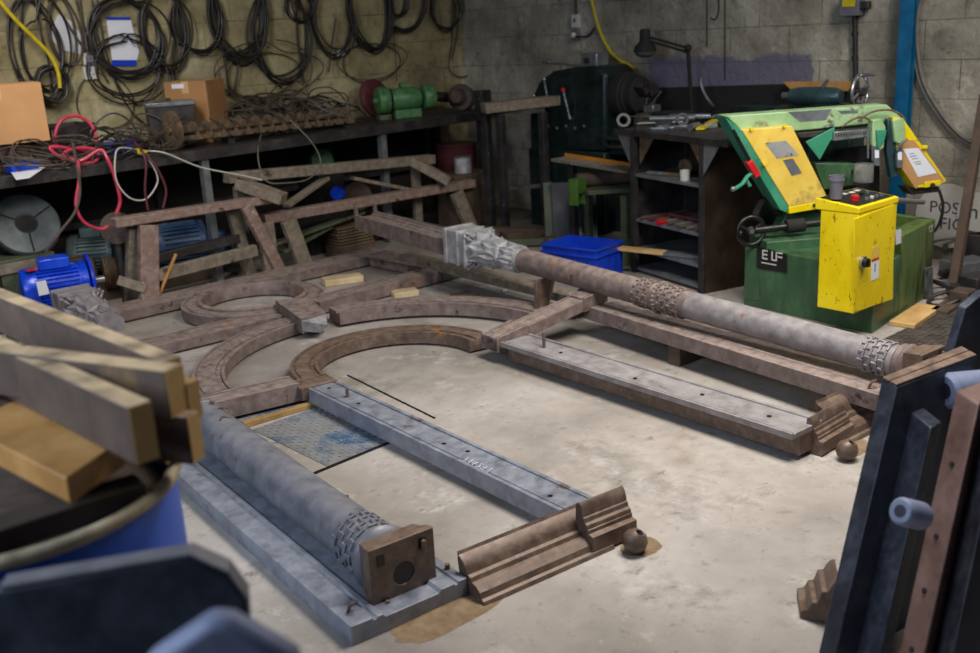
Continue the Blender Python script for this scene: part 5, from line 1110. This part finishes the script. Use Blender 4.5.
# vise bed, dark works and screw
MB().beam(V((4.90,2.95,hL+.02)),V((5.55,2.45,hL+.02)),.26,.06).build('work_table','saw_green',saw,bevel=.004)
MB().slab([sp(786,215,.0),sp(822,212,.0),sp(824,262,.0),sp(800,262,.0),sp(770,250,.0)],SN,.10).build('vise_body','saw_green',saw,bevel=.01)
hw=onp(751,231,LB+V((-.10,.03,0)),V((.75,.66,0)))
ax=V((.80,-.60,.04)).normalized(); 
MB().cyl(hw+ax*.02,hw+ax*.40,.020,20).build('screw_sleeve','black',saw); MB().cyl(hw+ax*.2,hw+ax*.30,.038,20).build('screw_collar','matte_black',saw)
wn=V((.55,.80,-.05)).normalized(); S_,U_=frame(wn); R_=.076
m=MB(); m.tube([hw+(S_*math.cos(2*math.pi*i/24)+U_*math.sin(2*math.pi*i/24))*R_ for i in range(24)],.013,10,closed=True,sub=2); W_=m.build('vise_handwheel','black',saw)
for i in range(3):
    w=2*math.pi*i/3+.5; MB().cyl(hw,hw+(S_*math.cos(w)+U_*math.sin(w))*R_,.008,8).build('spoke','black',W_)
MB().lathe([(.026,-.012),(.026,.008),(.018,.012)],hw,-wn,18).build('hub','black',W_)
MB().lathe([(.014,.012),(.015,.0135),(.010,.014)],hw,-wn,18).build('hub_badge','steel_bright',W_)
k_=hw-S_*R_*(1 if (hw-S_*R_-CAM).dot(RT)<(hw+S_*R_-CAM).dot(RT) else -1); 
MB().cyl(k_,k_-wn*.03,.006,8).build('crank_pin','steel_dark',W_); MB().ball(k_-wn*.035,.014,12).build('crank_knob','black',W_)
# column behind
MB().slab([sp(838,150,.14),sp(880,145,.14),sp(880,240,.14),sp(826,240,.14),sp(826,160,.14)],SN,.05).build('pivot_frame','matte_black',saw,bevel=.004)
MB().slab([sp(815,163,.02),sp(858,164,.02),sp(858,185,.02),sp(824,190,.02)],SN,.09).build('cylinder_block','saw_green',saw,bevel=.006)
# bow: top beam, covers
sslab('bow_beam',[(726,116),(887,104.5),(903,119),(893,122),(798,131),(742,131)],.0,.13,'saw_mint',bevel=.006)
sslab('bow_underside',[(790,128),(897,119),(897,126),(795,137)],.02,.10,'saw_green')
sslab('worn_patch',[(788,112),(832,109),(826,120),(800,122)],-.0012,.0012,'galvanised',bevel=0)
sslab('nameplate',[(838,111),(858,110),(858,113),(842,114)],-.0016,.0016,'steel_grey',bevel=0)
sslab('cover_side',[(725,117),(743,131),(789,206),(787,213),(780,210)],-.055,.14,'saw_teal',bevel=.004)
lc=sslab('left_wheel_cover',[(742,130),(792,126),(829,200),(789,207)],-.06,.10,'cover_yellow',bevel=.004)
sslab('cover_lip',[(789,207),(829,200),(829,207),(789,214)],-.062,.11,'saw_yellow',lc,bevel=.003)
sslab('warning_plate',[(765,143),(786,140.5),(799,155),(777,158.5)],-.0618,.0015,'chrome_label',lc,bevel=0)
sslab('small_plate',[(783,160),(793,158.5),(802,173),(792,176)],-.0618,.0015,'galvanised',lc,bevel=0)
for x,y in ((751,129),(784,126),(764,164),(814,205)): 
    p=sp(x,y,-.062); MB().cyl(p,p-SN*.012,.009,12).build('cover_screw','steel_dark' if x==814 else 'saw_yellow',lc)
rc=sslab('right_wheel_cover',[(893,117),(903,118),(947,181),(935,187),(915,188),(898,160)],-.05,.09,'saw_yellow',bevel=.004)
sslab('brown_card',[(903,140),(914,140),(944,180),(936,184),(919,184),(916,189),(901,167)],-.0525,.002,'cardboard',rc,bevel=0)
nt_=sslab('notice_sheet',[(903,149),(918.5,148),(937,173),(918,177)],-.0545,.0015,'paper_white',rc,bevel=0)
c_=sp(914,157,-.0555); rd=(sp(934,154,-.0555)-sp(914,157,-.0555)).normalized(); ud=(sp(908,147,-.0555)-sp(915,158,-.0555)).normalized()
m=MB()
for i,(u,w) in enumerate(((0,.05),(.018,.07),(.036,.06),(.060,.075),(.075,.06))):
    c=sp(909,154,-.0555)-ud*u+rd*.018; m.box(c,(w*.6,.0008,.004),(rd,SN,ud))
m.build('printed_lines','sign_grey',nt_,smooth=0)
sslab('cover_clasp',[(925,182),(941,180),(941,185),(925,188)],-.056,.03,'saw_yellow',rc)
p=sp(932,185,-.06); MB().cyl(p,p-SN*.012,.012,12).build('cover_screw','steel_dark',rc)
p=sp(924,147,-.05); MB().box(p,(.03,.03,.018),(SD,SN,Zv)).build('cover_clasp','saw_yellow',rc,bevel=.003)
sslab('cover_base',[(906,187),(940,187),(939,192),(912,195)],-.03,.09,'steel_dark')
sslab('guard_triangle',[(806,142),(835,127),(833,141),(831,140),(820,160)],-.02,.01,'saw_teal')
sslab('blade_bar',[(797,133),(870,127),(870,133),(800,138)],-.015,.02,'steel_dark')
bb=sslab('guide_rail',[(834,132),(868,129),(868,137),(834,141)],-.035,.02,'steel_grey')
for i in range(12):
    p=sp(836+2.7*i,135.5-.23*i,-.036); MB().box(p,(.006,.002,.012),(SD,SN,Zv)).build('scale_mark','steel_dark',bb)
sslab('blade_guide',[(873,120),(882,119),(886,127),(884,148),(877,152),(872,145)],-.07,.05,'saw_mint',bevel=.005)
sslab('blade_guide',[(893,120),(904,118),(906,132),(902,145),(895,142)],-.07,.05,'saw_mint',bevel=.005)
sslab('guide_arm',[(877,130),(887,130),(885,140),(878,150)],-.085,.02,'saw_teal',bevel=.003)
sslab('guide_post',[(888,119),(895,119),(898,176),(891,178),(887,150)],-.05,.04,'teal_dark',bevel=.005)
for x,y0,y1 in ((868,126,158),(872.5,128,160)): MB().cyl(sp(x,y0,-.06),sp(x,y1,-.06),.006,8).build('coolant_pipe','steel_grey',saw)
for (x,y) in ((876,150),(899,152)):
    l=sslab('guide_block',[(x-2,y-4),(x+4,y-4),(x+4,y+16),(x-2,y+16)],-.075,.02,'galvanised'); sslab('guide_sticker',[(x-1,y),(x+3,y),(x+3,y+8),(x-1,y+8)],-.0765,.0015,'paper_white',l,bevel=0)
for pts in (((842,127),(850,121),(860,117),(868,119),(872,124)),((858,121),(872,112),(890,110),(902,116),(905,121))):
    MB().tube([sp(x,y,-.045) for x,y in pts],.006,6).build('coolant_hose','steel_rust',saw)
MB().tube([sp(907,139,-.09),sp(902,143,-.09),sp(897,150,-.08)],.009,8).build('handle_hook','steel_grey',saw)
# canister
c=sp(863,183,-.09); k=thing('clear_canister','clear plastic canister hanging by the blade guides of the bandsaw','canister',c)
MB().lathe([(.050,0),(.052,.004),(.052,.105),(.050,.105),(.050,.006),(.0,.006)],c,Zv,28).build('jar','clear_plastic',k); MB().lathe([(.05,0),(.053,.0),(.053,.008),(.05,.008)],c,Zv,24).build('base_ring','black',k)
MB().cyl(c+Zv*.01,c+Zv*.1,.014,12).build('filter_core','steel_grey',k); MB().beam(c+SN*.04+Zv*.05,c+SN*.12+Zv*.05,.02,.02).build('bracket','steel_dark',k)
# feed lever at left
MB().cyl(sp(733,130,-.09),sp(751,163,-.09),.010,10).build('feed_lever','black',saw)
l=MB().beam(sp(748,161,-.09),sp(757,176,-.09),.045,.035).build('red_block','red_paint',saw,bevel=.004)
MB().tube([sp(757,172,-.085),sp(748,176,-.10),sp(742,184,-.12),sp(734,189,-.14)],.011,8).build('lock_handle','saw_teal',saw); MB().ball(sp(733,189,-.14),.015,12).build('handle_ball','steel_grey',saw)
MB().cyl(sp(745,178,-.10),sp(750,186,-.10),.010,8).build('lock_handle','saw_teal',saw)
MB().cyl(rf(893,200,.0)+V((0,.06,0)),rf(934,203,.0)+V((0,.06,0)),.014,12).build('stop_rod','steel_grey',saw)
MB().tube([sp(939,190,-.02),sp(943,205,-.02),sp(940,222,0),sp(934,232,.02)],.009,8).build('power_cable','cable_black',saw)
MB().tube([sp(755,215,.05),sp(765,200,.06),sp(780,214,.04)],.02,8).build('hydraulic_hose','matte_black',saw)
# control cabinet
CC=V((4.53,2.195,0)); 
zb=zat(CC,314); zt=zat(CC,214)
ux=(V((4.885,2.17,0))-CC).normalized(); uy=V((-ux.y,ux.x,0)); wx,wy=.355,.20
cab=saw
c=CC+ux*(wx/2)+uy*(wy/2)
bx=MB().box(c+Zv*((zb+zt)/2),(wx,wy,zt-zb),(ux,uy,Zv)).build('control_cabinet','saw_yellow',saw,bevel=.004)
def cf(x,y,o=0.0): return onp(x,y,CC-uy*o,uy)
d=MB().slab([cf(853,219,.001),cf(893,204,.001),cf(892,299,.001),cf(853,312,.001)],-uy,.006).build('cabinet_door','saw_yellow',bx,bevel=.002)
m=MB(); p=cf(862,262,.007); m.cyl(p,p-uy*.014,.030,24); m.build('switch_ring','steel_bright',bx); MB().cyl(p-uy*.014,p-uy*.032,.022,20).build('rotary_switch','label_dark',bx); MB().box(p-uy*.036,(.012,.01,.036),(ux,uy,Zv)).build('switch_grip','black',bx)
MB().slab([cf(872,248,.008),cf(879,245,.008),cf(879,256,.008),cf(872,259,.008)],-uy,.001).build('hazard_sticker','cover_yellow',bx,smooth=0)
MB().slab([cf(871.5,260,.008),cf(879,257,.008),cf(878.5,278,.008),cf(871,281,.008)],-uy,.001).build('notice_sticker','paper_white',bx,smooth=0)
MB().slab([cf(871.6,260,.0095),cf(879,257,.0095),cf(879,259,.0095),cf(871.6,262,.0095)],-uy,.001).build('red_strip','red_paint',bx,smooth=0)
text('1','sticker_number','label_dark',cf(875,268,.0096),ux,Zv,.06,bx)
m=MB(); tp=cf(875,241,.0085); m.slab([tp-ux*.016-Zv*.010,tp+ux*.016-Zv*.010,tp+Zv*.020],-uy,.001); m.build('hazard_triangle','hose_yellow',bx,smooth=0)
# sloping console top
t0=CC+Zv*zt; a_,b2,c2,d2=t0-ux*.004-uy*.004,t0+ux*(wx+.004)-uy*.004,t0+ux*(wx+.004)+uy*(wy+.03),t0-ux*.004+uy*(wy+.03)
m=MB(); m.add([a_,b2,c2,d2,a_+Zv*.03,b2+Zv*.03,c2+Zv*.055,d2+Zv*.055],[(0,3,2,1),(4,5,6,7),(0,1,5,4),(1,2,6,5),(2,3,7,6),(3,0,4,7)]); con=m.build('console','saw_yellow',bx,bevel=.004)
up_=((d2+Zv*.055)-(a_+Zv*.03)); ul=up_.length; up_.normalize(); cn=ux.cross(up_); o0=a_+Zv*.03
def cs(u,v,h=0): return o0+ux*(u*(wx+.008))+up_*(v*ul)+cn*h
m=MB(); m.slab([cs(.06,.08),cs(.95,.08),cs(.95,.95),cs(.06,.95)],cn,.003); pnl=m.build('button_panel','label_dark',con,smooth=0)
MB().cyl(cs(.30,.38,.003),cs(.30,.38,.025),.020,20).build('stop_button','red_paint',pnl)
for u,v,mt in ((.45,.25,'steel_grey'),(.58,.25,'plastic_white'),(.7,.25,'steel_grey'),(.82,.25,'steel_grey'),(.5,.55,'green_bright'),(.65,.55,'black'),(.8,.55,'steel_grey'),(.4,.5,'hose_yellow')):
    MB().cyl(cs(u,v,.003),cs(u,v,.014),.010,14).build('button',mt,pnl)
for u,v in ((.5,.8),(.66,.78),(.82,.8)): MB().slab([cs(u-.05,v-.05,.003),cs(u+.05,v-.05,.003),cs(u+.05,v+.05,.003),cs(u-.05,v+.05,.003)],cn,.001).build('panel_legend','plastic_white',pnl,smooth=0)
for (u,v,lb) in ((.10,.62,'dark grey plastic cup at the front left of the control console'),(.28,.80,'dark grey plastic cup behind the other on the console')):
    p=cs(u,v,.004); p.z=cs(u,v+.16,.004).z+.002; k=thing('plastic_cup',lb,'cup',p,'cups on the bandsaw console'); MB().lathe([(.027,0),(.032,.085),(.035,.085),(.035,.095),(.029,.095),(.024,.005)],p,Zv,28).build('cup','plastic_grey',k)
# planks and mat edge
a=at(900,318,.012);b_=at(935,304,.012)
tag(MB().beam((4.93,2.13,.013),(5.33,2.16,.013),.13,.024).build('floor_board','timber_new',bevel=.003),'pale yellow board on the floor against the corner of the bandsaw','board')
tag(MB().beam((5.25,2.075,.013),(6.1,2.13,.013),.09,.024).build('floor_board','timber_brown',bevel=.003),'brown board lying on the floor right of the pale yellow board','board')
# ------------------------------------------------------------------ blue post, hose loop, signs, leaning post and scrap by the right wall
c=atx(906,60,WX-.08); k=thing('steel_post','bright blue steel post standing against the grey wall behind the bandsaw','post',(c.x,c.y,0)); k['kind']='thing'
MB().box((c.x,c.y,1.8),(.06,.012,3.6)).build('web','blue_post',k)
for s in(-1,1): MB().box((c.x+s*.03,c.y,1.8),(.012,.085,3.6)).build('flange','blue_post',k,bevel=.002)
t=MB(); pts=[(923,-6),(916,10),(914,40),(917,70),(924,92),(938,115),(952,132),(966,143),(984,150)]
t.tube([atx(x,y,WX-.03) for x,y in pts],.012,8); t.tube([atx(x+3,y-2,WX-.05) for x,y in pts],.009,8)
tag(t.build('hose_loop','cable_grey'),'big grey hose loop hanging on the wall right of the blue post','hose')
def sdisc(label,px,py,r,mt,txts,off,name='round_sign'):
    c=atx(px,py,WX-off); k=thing(name,label,'sign',c,'round signs leaning on the wall'); 
    MB().lathe([(r,0),(r,.012)],c,V((-1,0,0)),48).build('disc',mt,k)
    for s,dx,dz,h in txts: text(s,'lettering','sign_text',c+V((-.0135,dx,dz)),V((0,-1,0)),Zv,h,k)
sdisc('round pale sign reading POST FIC, behind the leaning brown post',948,216,.20,'sign_white',(('POST',-.01,.05,.105),('FIC',-.03,-.05,.105)),.035)
sdisc('round pale sign with the letter m at the right edge',978,212,.12,'sign_white',(('m',.04,.0,.13),),.06)
sdisc('plain grey round sign mostly behind the bandsaw cover',917,222,.16,'sign_grey',(),.02)
a=at(946,292,0.0)+V((.1,.0,0)); a.z=.02; b_=atx(985,95,6.30)
tag(MB().beam(a,b_,.05,.05,V((0,1,0))).build('leaning_post','timber_brown',bevel=.003),'brown square post leaning on the wall in front of the round signs','post')['kind']='thing'
rs=random.Random(3)
def ground(px,py): p=at(px,py,0); return p
for i,(px,py,w,d,h,mt,nm,lb) in enumerate(((965,262,.26,.16,.10,'galvanised','metal_channel','grey metal channel lying on the scrap at the right edge'),(975,282,.16,.12,.12,'steel_dark','metal_block','dark metal block on the scrap heap at the right edge'),(962,290,.12,.10,.08,'timber_brown','metal_block','small brown block at the foot of the leaning post'),(978,250,.2,.14,.2,'steel_dark','metal_box','dark metal box behind the scrap, right edge'))):
    p=ground(px,py+14); tag(MB().box((p.x,p.y,h/2+.001),(w,d,h),(V((.9,-.4+.2*i,0)).normalized(),V((-.4+.2*i,-.9,0)).normalized()*-1,Zv)).build(nm,mt,bevel=.006),lb,'scrap metal')
for i,(px,py,R_,r_,ax,mt,lb) in enumerate(((948,252,.10,.009,V((.2,.3,1)),'cable_grey','grey metal hoop on the scrap beside the leaning post'),(952,285,.11,.012,V((.4,-.2,1)),'steel_dark','dark hoop lying on the floor right of the bandsaw tank'),(944,296,.08,.012,V((-.3,.2,1)),'steel_dark','smaller dark hoop at the end of the brown board'))):
    c=ground(px,py+8); c.z=.03+ (.1 if i==0 else 0); S_,U_=frame(ax.normalized()); m=MB(); m.tube([c+(S_*math.cos(2*math.pi*k/20)+U_*math.sin(2*math.pi*k/20))*R_ for k in range(20)],r_,8,closed=True,sub=2); tag(m.build('metal_hoop',mt),lb,'hoop')
for i,(a,b_,r_,mt,lb) in enumerate((((944,262),(985,250),.018,'galvanised','grey pipe lying across the scrap near the right edge'),((940,280),(985,272),.02,'steel_dark','dark pipe lying across the scrap below the grey pipe'),((950,300),(975,286),.03,'steel_dark','short thick dark pipe end by the leaning post foot'))):
    p=ground(*a);q=ground(*b_); p.z=q.z=r_+.02+.06*(i==0); tag(MB().cyl(p,q,r_,14).build('scrap_pipe',mt),lb,'pipe')
p=ground(955,243); tag(MB().lathe([(.05,-.0),(.11,.01),(.13,.09),(.12,.09),(.10,.02),(.04,.012)],V((p.x-.3,p.y-.1,.12)),V((-.2,-.1,1)),28).build('metal_dish','galvanised'),'grey metal dish on top of the scrap beneath the POST sign','dish')
tag(MB().box((p.x-.3,p.y-.1,.058),(.2,.2,.116)).build('scrap_block','matte_black'),'black block under the grey metal dish','scrap metal')
# ------------------------------------------------------------------ blurred foreground: drum of offcuts on the left
dc=V((.50,1.755,0)); DR=.285; DH=.875
t=thing('steel_drum','open blue steel drum full of timber offcuts, blurred at the left front','drum',dc)
MB().lathe([(DR-.004,0),(DR,.01),(DR,.28),(DR+.010,.295),(DR,.31),(DR,.56),(DR+.010,.575),(DR,.59),(DR,DH-.01),(DR-.006,DH-.01),(DR-.006,.02)],dc,Zv,64).build('shell','blue_drum',t)
m=MB(); m.tube([dc+V((math.cos(2*math.pi*i/48)*DR,math.sin(2*math.pi*i/48)*DR,DH)) for i in range(48)],.012,10,closed=True,sub=1); o=m.build('rolled_rim','rim_pale',t); o['label']='pale worn rolled rim'
def offcut(label,pr,plft,z,w,h,mt,ext=.0):
    a=at(*pr,z); b_=at(*plft,z); d=(b_-a).normalized(); b_=b_+d*ext; s=Zv.cross(d); 
    if s.dot(V((FW.x,FW.y,0)))<0: s=-s
    root=thing('timber_offcut',label,'timber offcut',V((a.x,a.y,z-h)),'timber offcuts piled on the drum')
    c=(a+b_)/2+s*w/2-Zv*h/2
    MB().box(c,((b_-a).length,w,h),(d,s,Zv)).build('timber',mt,root,bevel=.002)
    o=MB().box(a+s*w/2-Zv*h/2-d*.0006,(.0012,w-.003,h-.003),(d,s,Zv)).build('sawn_end','timber_new',root,smooth=0); o['label']='pale sawn end'
offcut('rearmost long timber offcut slanting up to the left edge',(160,362),(0,298),1.06,.04,.09,'timber_lit_top',.35)
offcut('dark timber offcut with a white top, ending furthest right of the long ones',(164,372),(0,352),1.08,.045,.085,'timber_lit_top',.25)
offcut('timber offcut below the white-topped one, its end half hidden',(140,385),(0,354),1.05,.04,.07,'timber_lit_top',.25)
offcut('long dark timber offcut with a tall pale end in the middle of the pile',(127,408),(0,350),1.075,.04,.095,'timber_lit_top',.25)
offcut('short grey-sided offcut block sitting on the drum rim',(186,418),(146,414),1.0,.035,.085,'timber_lit_top')
a=at(60,478,.97); 
root=thing('timber_offcut','wide flat tan board lying lowest in the drum, knotted','timber offcut',V((a.x,a.y,.9)),'timber offcuts piled on the drum')
q=[at(66,478,.97),at(122,440,.97),at(30,393,.97),at(-40,425,.97)]
MB().slab(q,-Zv,.045).build('timber','timber_tan',root,bevel=.003)
offcut('thin yellow-ended offcut peeking out right behind the white-topped one',(185,384),(60,362),1.045,.03,.07,'timber_new')
offcut('dark offcut lying crosswise beneath the long timbers',(160,428),(20,404),.965,.06,.07,'shade_brown2',.1)
offcut('dark timber lying low inside the drum rim',(146,484),(0,530),.905,.06,.04,'shade_brown2',.1)
tag(MB().cyl(dc+Zv*.30,dc+Zv*.84,DR-.03,40).build('offcut_fill','timber_brown'),'packed brown timber scrap filling the blue drum','timber scrap',kind='stuff')
# dark iron panel with cut corner in front of the drum
n=V((.62,.78,0)).normalized(); p0=atd(120,580,1.36)
def fp(x,y,o=0): return onp(x,y,p0+n*o,n)
pts=[fp(-60,600),fp(0,590),fp(190,557),fp(228,574),fp(247,600),fp(250,640)]
bt=[V((pts[-1].x,pts[-1].y,0)),V((pts[0].x,pts[0].y,0))]
FP=tag(MB().slab(pts+bt,n,.032).build('iron_casting','iron_navy',bevel=.006),'dark navy iron panel with a sloped corner standing in front of the drum, blurred','iron panel')
m=MB()
for a_,b_ in zip(pts[1:4],pts[2:5]):
    m.slab([a_+Zv*.0008,b_+Zv*.0008,b_+n*.032+Zv*.0008,a_+n*.032+Zv*.0008],Zv,.004)
o=m.build('top_edge','iron_pipe',FP); o['label']='pale worn top edge'
p0=atd(230,640,1.12); pts=[fp(140,668),fp(208,622),fp(232,624),fp(300,662)]; bt=[V((pts[-1].x,pts[-1].y,0)),V((pts[0].x,pts[0].y,0))]
tag(MB().slab(pts+bt,n,.04).build('iron_casting','iron_lilac',bevel=.012),'blue-grey iron corner at the very bottom of the picture, blurred','iron panel')
# ------------------------------------------------------------------ leaning ironwork at the right front
T0=at(882,379,.63); B0_=at(818,655,0); lean=B0_-T0
G2='iron pieces leaning at the right front'
def hexa(tops,ln): 
    m=MB(); return m.add([V(p) for p in tops]+[V(p)+ln for p in tops],[(0,1,2,3),(4,7,6,5),(0,4,5,1),(1,5,6,2),(2,6,7,3),(3,7,4,0)])
def toz(tops,z=0.0):    # lean vector long enough to reach the floor
    k=min(p.z for p in tops)/(-lean.z); return lean*k
tp=[T0,at(961,348,.63),at(977,357,.63),at(897,387,.63)]
pan=thing('leaning_iron_casting','tall blue-black iron panel with a brown top edge leaning at the right front','iron panel',B0_,G2)
hexa(tp,toz(tp)).build('slab','iron_navy',pan,bevel=.003)
tt=[p+Zv*.001 for p in tp]; m=MB(); m.slab([tt[0].lerp(tt[3],.03),tt[1].lerp(tt[2],.03),tt[1].lerp(tt[2],.47),tt[0].lerp(tt[3],.47)],Zv,.006); m.slab([tt[0].lerp(tt[3],.53),tt[1].lerp(tt[2],.53),tt[1].lerp(tt[2],.97),tt[0].lerp(tt[3],.97)],Zv,.006); o=m.build('top_strip','iron_brown',pan,bevel=.001); o['label']='brown top strip'
tp=[at(905,407,.55),at(918,403,.55),at(942,422,.55),at(931,428,.55)]
tag(hexa(tp,toz(tp)).build('leaning_iron_bar','iron_navy',bevel=.003),'shorter dark iron bar leaning right against the blue-black panel','iron bar',G2)
tp=[at(956,390,.66),at(985,380,.66),at(992,392,.66),at(979,404,.66)]
r3=thing('leaning_iron_rail','rust-brown iron rail with rivets leaning at the right edge','iron rail',V((tp[0].x,tp[0].y,0))+lean*1.0,G2)
r3.location.z=0; WL[r3.name]=V(r3.location)
ln=toz(tp); hexa(tp,ln).build('rail','iron_rust',r3,bevel=.006)
for f in (.22,.45,.62,.8):
    c=tp[0].lerp(tp[3],.5)+ln*f; v=(CAM-c).normalized(); nn=(tp[3]-tp[0]).cross(ln).normalized(); nn=nn if nn.dot(v)>0 else -nn
    MB().cyl(c-nn*.002,c+nn*.004,.007,10).build('rivet','iron_dark',r3)
tp=[at(979,404,.62),at(1010,392,.62),at(1040,420,.62),at(1000,432,.62)]
tag(hexa(tp,toz(tp)).build('leaning_iron_bar','iron_dark',bevel=.006),'black iron bar leaning at the extreme right edge in front of the rust-brown rail','iron bar',G2)
def fcyl(x0,y0,x1,y1,d,r,mt,name,label,cat):
    a=atd(x0,y0,d); b_=atd(x1,y1,d+.05); k=thing(name,label,cat,V((a.x,a.y,a.z-r))); b_=a+(b_-a)*.96; MB().lathe([(r*.8,0),(r,.01),(r,(b_-a).length)],a,b_-a,24).build('tube',mt,k); MB().cyl(a-(b_-a).normalized()*.0005,a+(b_-a).normalized()*.001,r*.45,16).build('bore','iron_dark',k)
fcyl(900,511,921,516,2.25,.032,'iron_lilac','iron_pipe','blue-grey pipe end poking out between the leaning bars, halfway down','pipe')
fcyl(945,391,1000,386,2.78,.050,'iron_lilac','iron_pipe','blue-grey pipe end at the top between the leaning panel and the rust-brown rail','pipe')
# big dark plate at the edge
P0=at(958,362,.60); nn=V((.3,.95,0)).normalized()
q=[onp(x,y,P0+V((.12,.0,0)),nn) for x,y in ((950,362),(966,308),(985,292),(1040,280),(1040,372))]
bt=[V((q[-1].x,q[-1].y,0)),V((q[0].x,q[0].y,0))]
tag(MB().slab(q+bt,nn,.03).build('leaning_iron_plate','iron_navy',bevel=.004),'dark blue iron plate standing behind the leaning panel at the right edge','iron plate',G2)
# small moulding end on the floor left of the leaning panel
a=at(800,618,0); b_=at(828,625,0); 
prf=[(0,0),(.10,0),(.10,.14),(.085,.13),(.07,.10),(.055,.095),(.045,.06),(.03,.055),(.02,.03),(0,.02)]
d=(b_-a).normalized(); d.z=0
tag(MB().ext(prf,a,a+V((.75,.5,0)).normalized()*.12,side=d).build('moulding_end','iron_brown',bevel=.002),'small stepped brown moulding end on the floor left of the leaning panel','iron moulding')
